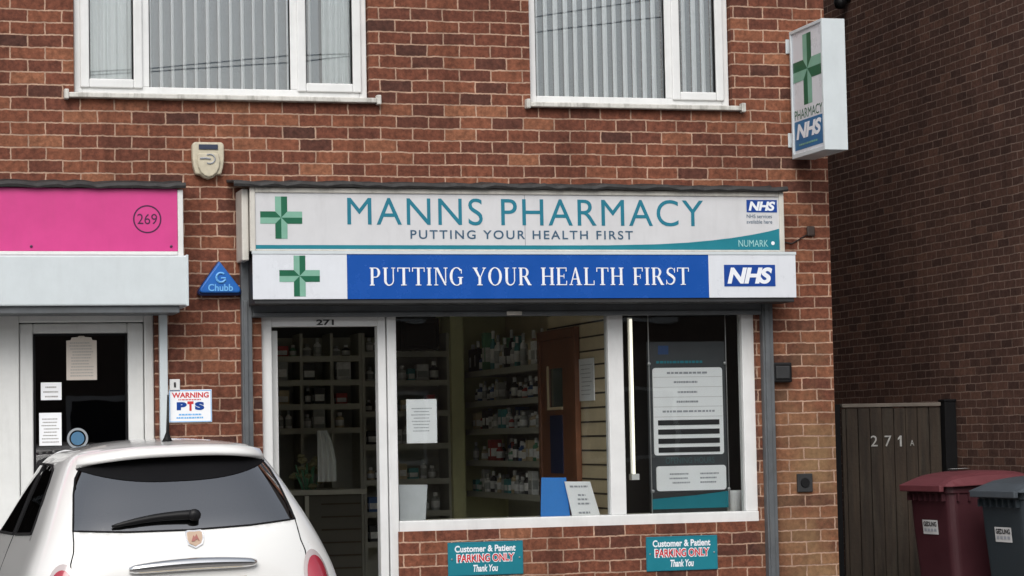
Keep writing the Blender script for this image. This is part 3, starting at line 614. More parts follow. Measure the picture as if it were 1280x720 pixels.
cy_ = (ya+yb)/2; cross(T, cy_, zt_-.31*H_-.02, .24, xs_, True, Lx=.25)
put_text('name_lettering', 'PHARMACY', ya-.015, yb+.015, zb_+.295*H_, zb_+.37*H_, xs_, mGrD, T, side=True)
nhs(T, ya-.008, yb+.008, zb_+.06*H_, zb_+.283*H_, xs_, True, plain('sky blue emblem', (.012, .15, .34), .3), True)
lines('small_lettering', ya-.07, yb+.07, zb_+.082*H_, zb_+.11*H_, xs_-.002, 1, mGrL, T, 3, .5, True)
for z in (zb_+.1*H_, zt_-.16*H_):
    m = MB(); m.box(Xf+.015, Xb-.04, Yi+.001, -.013, z+.02, z+.08); m.box(Xf-.005, Xb+.01, -.012, -.0005, z, z+.1); m.build('bracket', mWhiteSteel, T, bevel=.004)

# ------------------------------------------------------------------ small wall fixtures
T = thing('alarm_box', 'cream shield shaped alarm box on the bricks between the two fascias', 'alarm box', (2, 0, 2.9))
x0, x1, z0, z1 = rect(241, 177, 281, 222, -.08); xm = (x0+x1)/2; w_ = (x1-x0)/2; h_ = z1-z0
sh = [(-.86, 1), (.86, 1), (1, .93), (1, .55), (.93, .30), (.80, .10), (.50, .09), (.28, .01), (0, -.03), (-.28, .01), (-.50, .09), (-.80, .10), (-.93, .30), (-1, .55), (-1, .93)]
m = MB(); m.prism([(xm+a*w_, z0+b*h_) for a, b in sh], -.062, -.001); m.build('casing', mAlarm, T, bevel=.012, seg=3)
m = MB(); m.prism([(xm+a*w_*.66, z0+b*h_*.9+.004) for a, b in ((-.95, .74), (.95, .74), (1.08, .5), (1.0, .3), (.75, .14), (.4, .04), (0, .0), (-.4, .04), (-.75, .14), (-1.0, .3), (-1.08, .5))], -.08, -.0625); m.build('cover', mAlarm, T, bevel=.009, seg=3)
m = MB(); m.box(xm-.6*w_, xm+.6*w_, -.07, -.0625, z0+.79*h_, z0+.93*h_); m.build('strobe', plain('dark strobe lens', (.03, .04, .075), .3), T, bevel=.003)
m = MB(); m.tube([(xm+w_*(.05+.33*math.cos(a)), -.083, z0+h_*(.52+.13*math.sin(a))) for a in [math.radians(t) for t in range(-120, 140, 20)]], .0045, 6)
m.tube([(xm-.55*w_, -.083, z0+.53*h_), (xm-.2*w_, -.083, z0+.54*h_), (xm+.1*w_, -.083, z0+.52*h_)], .006, 6); m.build('logo', mInk, T)
T = thing('alarm_box', 'blue triangular alarm box left of the grey shutter rail', 'alarm box', (2.2, 0, 2.2))
tri = [pt(*p, -.07) for p in ((274, 325), (301, 361), (303, 366), (300, 369), (250, 369), (247, 366), (249, 361))]
m = MB(); m.prism(tri, -.06, -.001); m.build('casing', mAlarmBd, T, bevel=.01)
c_ = pt(274, 352, -.07); tri2 = [(c_[0]+(a-c_[0])*.93, c_[1]+(b-c_[1])*.9+.006) for a, b in tri]
m = MB(); m.prism(tri2, -.085, -.0605); m.build('cover', mAlarmB, T, bevel=.012, seg=3)
cx, cz = pt(276, 347, -.08); m = MB(); m.tube([(cx+.03*math.cos(a), -.087, cz+.03*math.sin(a)) for a in [math.radians(t) for t in range(50, 331, 20)]], .007, 6); m.tube([(cx, -.087, cz-.004), (cx+.028, -.087, cz-.004), (cx+.028, -.087, cz-.02)], .006, 6); m.build('logo', mAlarmBl, T)
put_text('lettering', 'Chubb', pt(260, 360, -.08)[0], pt(291, 360, -.08)[0], pt(276, 364, -.08)[1], pt(276, 355, -.08)[1], -.0875, mAlarmBl, T, bold=.02)
# warning sign
T = thing('warning_sign', 'small white warning notice with red heading on the brick pier by the white rail', 'sign', (2, 0, 1.8))
x0, x1, z0, z1 = rect(211, 487, 265, 528, -.012)
m = MB(); m.box(x0, x1, -.012, -.001, z0, z1); m.build('plate', mPaper, T, bevel=.003)
m = MB(); frame_rect(m, x0+.004, x1-.004, z0+.004, z1-.004, .004, -.0135, -.0122); m.build('border', mAlarmBl, T)
put_text('heading', 'WARNING', x0+.02, x1-.02, z1-.052, z1-.018, -.0135, mRedV, T, bold=.03)
lines('small_print', x0+.03, x1-.03, z1-.07, z1-.058, -.0135, 1, mRedV, T, 2, .5)
put_text('emblem', 'P  S', x0+.05, x1-.05, z0+.078, z0+.13, -.0135, mNHS, T, bold=.07)
put_text('emblem', 'T', x0+.118, x1-.118, z0+.074, z0+.134, -.0138, mRedV, T, bold=.08)
lines('small_print', x0+.045, x1-.04, z0+.02, z0+.06, -.0135, 2, mAlarmBl, T, 5, .5)
T = thing('switch_plate', 'tiny white key switch plate on the brick edge above the warning notice', 'switch')
x0, x1, z0, z1 = rect(212, 474, 225, 488, -.02); WL[T.name] = Vector((x0, 0, z0)); T.location = (x0, 0, z0)
m = MB(); m.box(x0, x1, -.022, -.001, z0, z1); m.build('plate', mUPVC, T, bevel=.004)
m = MB(); m.box((x0+x1)/2-.006, (x0+x1)/2+.006, -.027, -.0225, z0+.02, z1-.02); m.build('key_slot', mInkD, T)
# parking signs
def parking(px, label):
    T = thing('parking_sign', label, 'sign', group='teal parking signs under the shop window')
    x0, x1, z0, z1 = rect(*px, -.01); T.location = (x0, 0, z0); WL[T.name] = Vector((x0, 0, z0)); w_ = x1-x0; h = z1-z0
    m = MB(); m.box(x0, x1, -.010, -.001, z0, z1); m.build('plate', mTeal, T, bevel=.002)
    m = MB(); frame_rect(m, x0+.004, x1-.004, z0+.004, z1-.004, .003, -.0112, -.0102); m.build('border', mTealD, T)
    put_text('lettering', 'Customer & Patient', x0+.09*w_, x1-.1*w_, z0+.70*h, z0+.90*h, -.0115, mWhiteV, T, bold=.03)
    put_text('red_lettering_outline', 'PARKING ONLY', x0+.11*w_, x1-.11*w_, z0+.385*h, z0+.655*h, -.0112, mWhiteV, T, bold=.075)
    put_text('red_lettering', 'PARKING ONLY', x0+.125*w_, x1-.125*w_, z0+.41*h, z0+.63*h, -.0122, mRedV, T, bold=.025)
    put_text('lettering', 'Thank You', x0+.33*w_, x1-.34*w_, z0+.11*h, z0+.32*h, -.0115, mWhiteV, T, bold=.03, shear=.2)
    m = MB()
    for X in (x0+.05*w_, x1-.05*w_): m.lathe([(.0005, -.004), (.006, -.003), (.006, 0)], (X, -.0102, z0+.5*h), 8, 'y')
    m.build('screw', mAlloy, T)
parking((560, 677, 654, 719), 'teal customer parking sign under the window, nearer the doorway')
parking((808, 670, 897, 713), 'teal customer parking sign below the opening hours display, nearer the alley')
# cable boxes at the right
T = thing('junction_box', 'small black box on the bricks right of the grey shutter rail', 'junction box')
x0, x1, z0, z1 = rect(966, 453, 990, 478, -.05); T.location = (x0, 0, z0); WL[T.name] = Vector((x0, 0, z0))
m = MB(); m.box(x0, x1, -.055, -.001, z0, z1); m.build('casing', mBlackBox, T, bevel=.01)
m = MB(); m.box(x0+.02, x1-.02, -.066, -.0555, z0+.025, z1-.025); m.build('cover', mDarkSteel, T, bevel=.006)
m = MB(); p = [pt(*q, -.01) for q in ((954, 380), (954.5, 430), (955.5, 462), (960, 474), (967, 474))]
m.tube([(a, -.012, b) for a, b in p], .007); m.build('cable', mBlackSeal, T, smooth=True)
T = thing('wall_vent', 'square dark grey vent plate low on the yellowed brick corner', 'vent')
x0, x1, z0, z1 = rect(997, 592, 1016, 615, -.02); T.location = (x0, 0, z0); WL[T.name] = Vector((x0, 0, z0))
m = MB(); m.box(x0, x1, -.02, -.001, z0, z1); m.build('plate', mDarkSteel, T, bevel=.004)
m = MB(); m.lathe([(.03, -.008), (.034, 0)], ((x0+x1)/2, -.0205, (z0+z1)/2), 16, 'y'); m.build('knob', mBlackBox, T)
T = thing('cable_clamp', 'little dark brown fitting on the corner bricks under the jutting sign', 'fitting')
X, Z = pt(1014, 288, -.02); T.location = (X, 0, Z); WL[T.name] = Vector((X, 0, Z))
m = MB(); m.box(X-.03, X+.03, -.022, -.001, Z-.04, Z+.03); m.build('casing', plain('grubby brown plastic', (.05, .032, .026), .6), T, bevel=.01)
m = MB(); m.tube([(X-.03, -.010, Z-.03), (X-.14, -.008, Z-.09), (X-.2, -.008, Z-.08)], .004); m.build('cable', mLead, T, smooth=True)

# ------------------------------------------------------------------ neighbouring building, gate, bins, lamp
XN = 8.2; YG = 1.5
T = thing('brick_house', 'dark brown brick house flank rising beyond the alley', 'house', (XN+3, 3, 0))
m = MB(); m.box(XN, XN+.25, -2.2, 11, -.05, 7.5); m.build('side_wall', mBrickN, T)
m = MB(); m.box(XN+.251, XN+7, -2.2, -1.95, -.05, 7.5); m.box(XN+.251, XN+7, 10.75, 11, -.05, 7.5); m.build('end_wall', mBrick, T)
m = MB(); m.box(XC+.3, XN-.002, 7.6, 7.8, -.05, 5.5); m.build('light_block_wall', mBrick, T)  # unseen wall, added to cut daylight from the far end of the alley
m = MB(); m.prism([(-2.5, 7.45), (11.3, 7.45), (4.4, 10.2)], XN-.15, XN+7.2, 'x'); m.build('roof', mRoof, T)

def wallY(px, py):      # where a sight line meets the flank wall
    lo, hi = -3, 12
    for _ in range(40):
        md = (lo+hi)/2
        if pt(px, py, md)[0] < XN: lo = md
        else: hi = md
    return lo
ly = wallY(1061, -2); lz = pt(1061, -2, ly)[1]
T = thing('wall_lamp', 'small black lamp high on the dark brown alley wall', 'lamp', (XN, ly, lz))
m = MB(); m.box(XN-.03, XN-.001, ly-.06, ly+.06, lz-.02, lz+.12); m.build('back_plate', mBlackBox, T, bevel=.008)
m = MB(); m.lathe([(.02, -.07), (.04, -.065), (.055, -.02), (.045, .04), (.01, .06)], (XN-.08, ly, lz-.02), 14); m.build('lamp_head', mBlackBox, T, smooth=True)
# gate
mNumber = plain('worn white numeral', (.40, .40, .39), .6, var=.3, scale=40)
T = thing('wooden_gate', 'dark weathered board gate numbered 271A closing the alley', 'gate', (7.2, YG, 0))
xg1 = pt(1177, 560, YG)[0]; zg = pt(1110, 506, YG)[1]; xg0 = pt(1055, 620, YG)[0]; bwid = .098; k = 0
rnd = random.Random(5); m = MB(); x = xg1
while x > xg0+.02:
    a = max(xg0, x-bwid+.006); dz = rnd.uniform(-.006, .004); dy = rnd.uniform(-.004, .004)
    m.box(a, x, YG+dy, YG+.022+dy, .05, zg-.02+dz); x -= bwid; k += 1
m.build('boards', mWood, T, bevel=.004)
m = MB(); m.box(xg0, xg1, YG-.012, YG+.045, zg-.016, zg+.012); m.build('top_rail', plain('pale worn timber', (.15, .13, .11), .8, var=.3), T, bevel=.004)
m = MB(); m.box(xg0, xg1, YG+.03, YG+.07, .3, .4); m.box(xg0, xg1, YG+.03, YG+.07, 1.3, 1.4); m.build('rail', mWood, T)
for i, (px, ch) in enumerate(((1092, '2'), (1109.5, '7'), (1125, '1'))):
    X0 = pt(px-4.3, 551, YG)[0]; X1 = pt(px+4.3, 551, YG)[0]
    if ch == '1': X0 += .016; X1 -= .016
    if ch == '1':
        a, c, d = (X0+X1)/2, pt(px, 558, YG)[1], pt(px, 544.5, YG)[1]; m = MB()
        m.flat([(a-.006, c), (a+.010, c), (a+.010, d), (a-.004, d), (a-.022, d-.02), (a-.022, d-.034), (a-.006, d-.022)], YG-.009); m.build('number', mNumber, T, fixn=False)
    else: put_text('number', ch, X0, X1, pt(px, 558, YG)[1], pt(px, 544.5, YG)[1], YG-.009, mNumber, T)
put_text('number', 'A', pt(1137, 551, YG)[0], pt(1142, 551, YG)[0], pt(1139, 557, YG)[1], pt(1139, 550, YG)[1], YG-.009, mNumber, T)
xp0, xp1 = xg1+.012, pt(1193, 560, YG)[0]
m = MB(); m.box(xp0, min(xp1, XN-.005), YG-.05, YG+.05, -.02, zg+.015); m.prism([(xp0-.004, zg+.016), (min(xp1, XN-.005)+.002, zg+.016), (min(xp1, XN-.005)+.002, zg+.035), (xp0-.004, zg+.035)], YG-.055, YG+.055)
m.build('gate_post', mBlackSeal, T, bevel=.004)
m = MB(); m.box(XC+.001, xg0-.006, YG+.01, YG+.08, -.02, zg+.01); m.build('gate_post', mBlackSeal, T, bevel=.004)
# bins
def bin_(name, label, loc, rz, mb, ml, w=.58, dpt=.72, h=1.0):
    T = thing(name, label, 'bin', loc, (0, 0, rz)); hw = w/2
    m = MB(); rows = []
    def ring(z, s, inset=0):
        a, b0, b1 = hw*s, -dpt/2*s+.03*(1-z), dpt/2-.02-(1-z)*.06; r = .06; o = []
        for (cx, cy, a0) in ((a-r, b1-r, 0), (-a+r, b1-r, 90), (-a+r, b0+r, 180), (a-r, b0+r, 270)):
            for t in range(0, 91, 18): o.append((cx+r*math.cos(math.radians(a0+t)), cy+r*math.sin(math.radians(a0+t)), z))
        return o
    for z, s in ((.06, .80), (.3, .85), (.75, .93), (h-.09, .955), (h-.085, 1.0), (h-.04, 1.0)): rows.append(ring(z, s))
    for r in rows: r.append(r[0])
    m.grid(rows); m.add(rows[0][:-1], [tuple(range(len(rows[0])-1))]); m.build('body', mb, T, smooth=False, local=True, bevel=.006)
    for i in range(5):      # ribs under the rim
        pass
    m = MB(); x = -hw*.8
    while x < hw*.85: m.box(x-.006, x+.006, -dpt/2-.012, -dpt/2+.03, h-.14, h-.087); x += .075
    y = -dpt/2+.08
    while y < dpt/2-.1:
        for s in (-1, 1): m.box(s*(hw+.008), s*(hw-.03), y-.006, y+.006, h-.14, h-.087)
        y += .09
    m.build('rim_ribs', mb, T, local=True)
    n = 12; lid = []
    for i in range(n+1):
        u = i/n; y = -dpt/2-.025+u*(dpt+.065); row = []
        for j in range(13):
            v = j/12*2-1; e = (1-abs(v)**6)*(1-abs(2*u-1)**8)
            row.append((v*(hw+.035), y, h-.035+.02*u+e*(.06+.03*math.sin(PI*u))))
        lid.append(row)
    m = MB(); m.grid(lid); bot = [[(p[0], p[1], h-.04+.02*k/n) for p in r] for k, r in enumerate(lid)]; m.grid(bot)
    edge = lambda r: r
    for A, Bt in ((lid[0], bot[0]), (lid[-1], bot[-1])): m.grid([A, Bt])
    m.grid([[r[0] for r in lid], [r[0] for r in bot]]); m.grid([[r[-1] for r in lid], [r[-1] for r in bot]])
    m.box(-hw*.93, hw*.93, -dpt/2-.055, -dpt/2-.02, h-.075, h-.03); LD = m.build('lid', ml, T, local=True, smooth=False, bevel=.006)
    m = MB(); m.tube([(-hw*.8, dpt/2+.05, h-.02), (hw*.8, dpt/2+.05, h-.02)], .018); m.build('handle', mb, T, local=True)
    for s in (-1, 1):
        m = MB(); m.lathe([(.03, -.03), (.10, -.028), (.10, .028), (.03, .03)], (s*(hw*.78), dpt/2-.08, .10), 20, 'x'); m.build('wheel', mTyre, T, local=True)
    yl = -dpt/2-.002; zf_ = h-.375
    def fy(z): return -dpt/2*(.93+(z-.75)*.15)+.03*(1-z)-.004
    m = MB(); x0, x1 = -.10, .10
    m.add([(x0, fy(zf_), zf_), (x1, fy(zf_), zf_), (x1, fy(zf_+.10), zf_+.10), (x0, fy(zf_+.10), zf_+.10)], [(0, 1, 2, 3)]); m.build('label', mBinLab, T, local=True, fixn=False)
    vs, fs = text_mesh('GEDLING', .03); xs = [v[0] for v in vs]; ys = [v[1] for v in vs]; mm = MB(); out = []
    for v in vs:
        p = x0+.015+(v[0]-min(xs))/(max(xs)-min(xs))*.17; z = zf_+.055+(v[1]-min(ys))/(max(ys)-min(ys))*.034; out.append((p, fy(z)-.003, z))
    mm.add(out, fs); mm.build('lettering', mInkD, T, local=True, fixn=False)
    mm = MB()
    for k in range(4): mm.add([(x0+.02+k*.043, fy(zf_+.02)-.003, zf_+.02), (x0+.05+k*.043, fy(zf_+.02)-.003, zf_+.02), (x0+.05+k*.043, fy(zf_+.04)-.003, zf_+.04), (x0+.02+k*.043, fy(zf_+.04)-.003, zf_+.04)], [(0, 1, 2, 3)])
    mm.build('small_print', mInk, T, local=True, fixn=False)
    return T, LD
al = math.radians(-84)
bx = pt(1190, 640, -.05)[0]
Tb, LD = bin_('wheelie_bin', 'maroon wheelie bin with a faded lid in front of the wooden gate', (bx+.36-.06, -.05+.29+.03, 0), al, mRedBin, mRedLid, h=1.085)
m = MB(); m.add([(-.1, -.12, 1.162), (-.02, -.12, 1.162), (-.02, .02, 1.164), (-.1, .02, 1.164)], [(0, 1, 2, 3)]); m.build('label', mBinLab, Tb, local=True)
bx = pt(1274, 650, -.85)[0]
bin_('wheelie_bin', 'slate grey wheelie bin in front of the maroon one at the edge of view', (bx+.36-.02, -.85+.29, 0), al, mGreyBin, mGreyLid, h=1.055)

# ------------------------------------------------------------------ shop interior
XW = pt(768, 520, .16)[0]; YE = 4.25
YS = 1.72; m = MB(); m.box(XW, XW+.06, .16, YS, .03, 2.72); m.box(XW+.0605, XW+.44, YS-.06, YS, .03, 2.72); m.box(XW+.38, XW+.44, YS+.0005, YE, .03, 2.72); m.build('slatwall_partition', mSlat, B)
m = MB(); z = .35
while z < 2.7: m.box(XW-.003, XW-.0005, .17, YS, z, z+.012); z += .099
m.build('slatwall_groove', mGroove, B)
xo_ = pt(561, 500, YE-.4)[0]
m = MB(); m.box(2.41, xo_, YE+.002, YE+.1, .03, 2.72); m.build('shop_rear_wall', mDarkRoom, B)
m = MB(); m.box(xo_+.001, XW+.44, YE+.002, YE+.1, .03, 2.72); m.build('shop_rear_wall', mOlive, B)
def wl_X(px, py): # depth on the partition where a sight line meets it
    lo, hi = 0, 8
    for _ in range(40):
        md = (lo+hi)/2
        if pt(px, py, md)[0] < XW: lo = md
        else: hi = md
    return lo
ya, yb = wl_X(727, 520), wl_X(680, 520)
DTOP = pt(700, 412, (ya+yb)/2)[1]
T = thing('wooden_door', 'red brown inner door with a narrow glass panel on the beige slatwall', 'door', (XW, (ya+yb)/2, .03))
wd_ = yb-ya; xd = XW-.045
m = MB(); m.box(xd, XW-.004, ya, ya+.06, .03, DTOP); m.box(xd, XW-.004, yb-.06, yb, .03, DTOP); m.box(xd, XW-.004, ya+.06, yb-.06, DTOP-.07, DTOP); m.build('door_frame', mDarkWood, T, bevel=.004)
gy0, gy1 = ya+wd_*.36, ya+wd_*.72; gz0, gz1 = 1.66, DTOP-.28
m = MB(); q = xd+.012; m.box(q, XW-.006, ya+.062, gy0, .03, DTOP-.072); m.box(q, XW-.006, gy1, yb-.062, .03, DTOP-.072); m.box(q, XW-.006, gy0, gy1, .03, gz0); m.box(q, XW-.006, gy0, gy1, gz1, DTOP-.072); m.build('door_leaf', mDarkWood, T)
m = MB(); m.box(q+.01, XW-.008, gy0, gy1, gz0, gz1); m.build('pane', plain('dim green glass', (.06, .085, .08), .15), T)
m = MB(); m.box(q-.012, q-.0005, gy1, gy1+.025, gz0-.02, gz1+.02); m.box(q-.012, q-.0005, gy0, gy1, gz0-.02, gz0); m.build('glazing_bead', mSlat, T)
T2 = MB(); T2.box(q-.006, q-.001, gy0+.01, gy1-.02, 1.18, 1.6); o = T2.build('poster', plain('navy poster', (.01, .02, .075), .5)); tag(o, 'dark blue poster stuck on the red brown inner door', 'poster')
WLp = o; m = MB()
T = thing('price_list', 'narrow white dotted notice pinned to the slatwall beside the inner door', 'notice')
yc = wl_X(735, 475); zc0, zc1 = pt(735, 501, yc)[1], pt(735, 448, yc)[1]; T.location = (XW, yc, zc0); WL[T.name] = Vector((XW, yc, zc0))
m = MB(); m.box(XW-.012, XW-.005, yc-.17, yc+.17, zc0, zc1); m.build('sheet', mPaper, T)
lines('print', yc+.14, yc-.14, zc0+.03, zc1-.03, XW-.0135, 8, mInk, T, 7, .16, True)
# shelving
def shelf_unit_side(label):
    T = thing('shelving_unit', label, 'shelves', (XW+.2, 3, .03)); y0, y1 = YS+.03, YE-.1
    zl = [pt(677, py, y0)[1] for py in (455, 497, 535.5, 579, 622)]
    m = MB(); m.box(XW+.35, XW+.374, y0, y1, .03, 2.0); m.build('back_panel', mShelf, T)
    for z in zl+[.35]:
        m = MB(); m.box(XW+.005, XW+.349, y0, y1, z-.03, z); m.box(XW-.008, XW+.0045, y0, y1, z-.035, z+.012); m.build('shelf', mShelf, T)
    m = MB()
    for y in (y0-.02, y1): m.box(XW+.33, XW+.374, y, y+.018, .03, 2.1)
    m.build('upright', mOlive, T)
    return zl, y0, y1
zlA, yA0, yA1 = shelf_unit_side('long grey shelves of medicines running back along the partition, left of the inner door')
YR = YE-.34
def shelf_unit_back(label, xa, xb, zl, ups, yfront=YR):
    T = thing('shelving_unit', label, 'shelves', ((xa+xb)/2, YE-.1, .03))
    m = MB(); m.box(xa, xb, YE-.03, YE-.001, .03, 2.3); m.build('back_panel', mShelf, T)
    for z in zl:
        m = MB(); m.box(xa, xb, yfront, YE-.031, z-.028, z); m.box(xa, xb, yfront-.012, yfront-.0005, z-.034, z+.012); m.build('shelf', mShelf, T)
    for x in ups:
        m = MB(); m.box(x-.012, x+.012, yfront-.014, YE-.0305, .03, 2.32); m.build('upright', mShelf, T)
zlB = [pt(530, py, YR)[1] for py in (441, 477, 515, 556, 600, 640, 677)]
xB0, xB1 = pt(455, 520, YR)[0], pt(561, 520, YR)[0]
shelf_unit_back('narrow bay of grey rear wall shelves at the left edge of the window', xB0, xB1, zlB, [xB0, xB1])
zlC = [pt(385, py, YR)[1] for py in (447, 477, 507, 537)]
xC0, xC1 = pt(340, 520, YR)[0], pt(451, 520, YR)[0]
shelf_unit_back('dim shelves of white boxes on the rear wall, seen through the doorway', xC0, xC1, zlC, [xC0, pt(377, 500, YR)[0], pt(415, 500, YR)[0], xC1])
m = MB(); xo0, xo1 = pt(561, 500, YE-.4)[0], pt(575, 500, YE-.4)[0]; m.box(xo0+.02, xo1+.03, YE-.42, YE-.101, .03, 2.72); m.build('olive_pier', mOlive, B)
# counter
T = thing('shop_counter', 'dark panelled counter at the back of the doorway', 'counter', (3.5, 3, .03))
x0, x1 = pt(350, 620, 3.2)[0], pt(452, 620, 3.2)[0]; zc = pt(400, 612, 3.2)[1]
m = MB(); m.box(x0, x1, 3.2, 3.7, .03, zc-.04); m.build('front', plain('dim counter panel', (.09, .085, .07), .6), T)
m = MB(); m.box(x0-.03, x1+.03, 3.14, 3.75, zc-.04, zc); m.build('worktop', mShelf, T, bevel=.004)
m = MB(); z = .15
while z < zc-.1: m.box(x0+.5*(x1-x0), x1-.01, 3.190, 3.199, z, z+.012); z += .1
m.build('groove', mGroove, T)
m = MB(); X = pt(384, 640, 3.1)[0]; m.box(X-.015, X+.015, 3.10, 3.13, .03, zc-.045); m.build('post', mShelf, T)
# goods
PAL = [('white', (.84, .85, .85)), ('dark', (.04, .04, .045)), ('blue', (.06, .14, .34)), ('green', (.12, .34, .20)), ('buff', (.60, .50, .33)), ('red', (.42, .06, .06)), ('grey', (.42, .44, .44)), ('teal', (.08, .32, .34))]
PM = {n: plain(n+' packaging', c, .5, var=.2, scale=30) for n, c in PAL}
def proto_box():
    m = MB(); m.box(-.5, .5, -.5, .5, 0, 1); m.mi = 1; m.box(-.42, .42, -.505, -.5005, .25, .62); m.box(-.505, -.5005, -.42, .42, .25, .62); return m
def proto_bottle():
    m = MB(); m.lathe([(.42, 0), (.5, .03), (.5, .62), (.4, .70), (.2, .74), (.2, .80)], (0, 0, 0), 12); m.mi = 1; m.lathe([(.25, .80), (.25, .98), (.22, 1)], (0, 0, 0), 12); m.lathe([(.505, .2), (.505, .55)], (0, 0, 0), 12); return m
meshes = {}
for nm, f in (('carton', proto_box), ('bottle', proto_bottle)):
    for c, _ in PAL:
        o = f().build(nm, [PM[c], PM['white' if c != 'white' else 'grey']]); meshes[nm, c] = o.data; bpy.data.objects.remove(o)
def goods(kind, c, x, y, z, w, d, h, where, rz=0):
    o = bpy.data.objects.new('medicine_'+kind, meshes[kind, c]); COL.objects.link(o); o.location = (x, y, z+.001); o.scale = (w, d, h); o.rotation_euler = (0, 0, rz)
    tag(o, f'{c} {kind} among the goods on the {where}', kind, f'{c} {kind}s on the {where}')
rnd = random.Random(21)
for si, z in enumerate(zlA):
    for row, xr in enumerate((XW+.06, XW+.20)):
        y = yA0+.05+row*.08
        while y < yA1-.1:
            k = rnd.choice(['bottle', 'carton', 'bottle']); c = rnd.choices([p[0] for p in PAL], [7, 5, 2, 2, 3, 1, 6, 2])[0]
            w = rnd.uniform(.045, .07) if k == 'bottle' else rnd.uniform(.05, .10); h = rnd.uniform(.10, .19) if si else rnd.uniform(.14, .33)
            if rnd.random() > .10: goods(k, c, xr+rnd.uniform(-.015, .02), y+w/2, z, w, w if k == 'bottle' else rnd.uniform(.05, .12), h, 'long partition shelves')
            y += w+rnd.uniform(.03, .10)
for (zl, xa, xb, where, gap) in ((zlB, xB0+.04, xB1-.03, 'rear shelves behind the window edge', .02), (zlC, xC0+.04, xC1-.03, 'rear shelves beyond the doorway', .016)):
    for z in zl:
        x = xa
        while x < xb-.04:
            k = rnd.choice(['bottle', 'carton', 'carton']); c = rnd.choices([p[0] for p in PAL], [8, 4, 2, 2, 2, 1, 5, 2])[0]
            w = rnd.uniform(.05, .075) if k == 'bottle' else rnd.uniform(.05, .12); h = rnd.uniform(.09, .175)
            if x+w > xb: break
            if zl is zlC and any(abs(x+w/2-u_) < w/2+.016 for u_ in (pt(377, 500, YR)[0], pt(415, 500, YR)[0])): x += .04; continue
            goods(k, c, x+w/2, YR+.07+rnd.uniform(0, .05), z, w, w if k == 'bottle' else .08, h, where); x += w+rnd.uniform(.008, gap)
# a few large loose things
def loose(name, label, cat, m, mat, **k): return tag(m.build(name, mat, **k), label, cat)
m = MB(); x0, x1, z0, z1 = rect(500, 398, 549, 437, 3.6); m.box(x0, x1, 3.6, 3.8, z0, z1); m.box(x0+.03, x1-.03, 3.585, 3.5995, z0+.03, z1-.03); loose('wall_screen', 'black screen hung high at the top left of the shop window', 'screen', m, mBlackBox, bevel=.008)
m = MB(); x0, x1, z0, z1 = rect(575, 440, 609, 465, 3.9); m.box(XW+.02, XW+.26, yA1-.30, yA1-.02, zlA[0]+.002, zlA[0]+.2); loose('black_case', 'black case on the top partition shelf against the olive wall', 'case', m, mBlackBox, bevel=.01)
m = MB(); x0, z0 = pt(396, 590, 3.0); fl = []
rr = random.Random(3)
T = thing('flower_bouquet', 'pale bunch of flowers hanging above the counter inside the doorway', 'flowers', (x0, 3.2, z0))
m = MB()
for k in range(26):
    a, b, c = rr.uniform(-.13, .10), rr.uniform(-.06, .06), rr.uniform(-.12, .12)
    r = rr.uniform(.025, .045); m.lathe([(r*.2, -r*.5), (r, 0), (r*.7, r*.5), (r*.1, r*.6)], (x0+a, 3.3+b, z0+c), 7)
m.build('petals', plain('pale petals', (.34, .33, .2), .8, var=.4, scale=30), T)
m = MB()
for k in range(16):
    a = rr.uniform(-.12, .1); m.tube([(x0+a*.4, 3.3, z0-.16), (x0+a, 3.27, z0+rr.uniform(-.02, .1))], .006, 5)
m.build('stems', PM['green'], T)
m = MB(); x0, x1, z0, z1 = rect(397, 538, 420, 602, 3.1); n = 20
m.grid([[(x0+(x1-x0)*(i/n)*(.55+.45*min(1, (1-v)*2.5)), 3.1+.02*math.sin(i*1.1), z0+(z1-z0)*v) for i in range(n+1)] for v in (0, .4, .8, 1)])
loose('hanging_coat', 'pale coat hung at the back of the doorway beside the flowers', 'coat', m, mNet, smooth=True)
# window things
YW = YF+.03
T = thing('notice', 'white printed notice taped inside the window left of the shelves', 'notice'); x0, x1, z0, z1 = rect(508, 499, 546, 554, YF+.06); T.location = (x0, YF+.06, z0); WL[T.name] = Vector((x0, YF+.06, z0))
m = MB(); m.box(x0, x1, YF+.056, YF+.058, z0, z1); m.build('sheet', mPaper, T)
lines('print', x0+.03, x1-.03, z0+.07, z1-.05, YF+.0545, 8, mInk, T, 4, .25)
def leaning(name, label, cat, quad, Y, mat, lean=.06):
    T = thing(name, label, cat); P = [pt(*q, Y) for q in quad]; x = sum(p[0] for p in P)/4; z = min(p[1] for p in P); T.location = (x, Y, z); WL[T.name] = Vector((x, Y, z))
    zt_ = max(p[1] for p in P); f = lambda p, o: (p[0], Y+o+lean*(p[1]-z)/(zt_-z), p[1])
    m = MB(); vs = [f(p, 0) for p in P]+[f(p, .012) for p in P]
    m.add(vs, [(0, 1, 2, 3), (7, 6, 5, 4)]+[(i, i+4, (i+1) % 4+4, (i+1) % 4) for i in range(4)]); m.build('board', mat, T, bevel=.002)
    return T, P, (lambda p, o: f(p, o))
leaning('display_board', 'plain white slanted board standing in the bottom left corner of the window', 'board', [(500, 652), (532, 652), (537, 606), (501, 606)], YF+.16, plain('grey white board', (.5, .53, .56), .5))
leaning('leaflet_holder', 'bright blue card stand on the window ledge beside a white card', 'card stand', [(676, 647), (713, 647), (711, 597), (680, 597)], YF+.2, mBlueCard)
T, P, f = leaning('card_sign', 'white price card leaning beside the bright blue stand', 'card', [(716, 647), (751, 646), (741, 602), (709, 602)], YF+.17, mPaper)
m = MB(); rr = random.Random(2)
bl = lambda u, v: tuple(P[0][k]*(1-u)*(1-v)+P[1][k]*u*(1-v)+P[2][k]*u*v+P[3][k]*(1-u)*v for k in range(2))
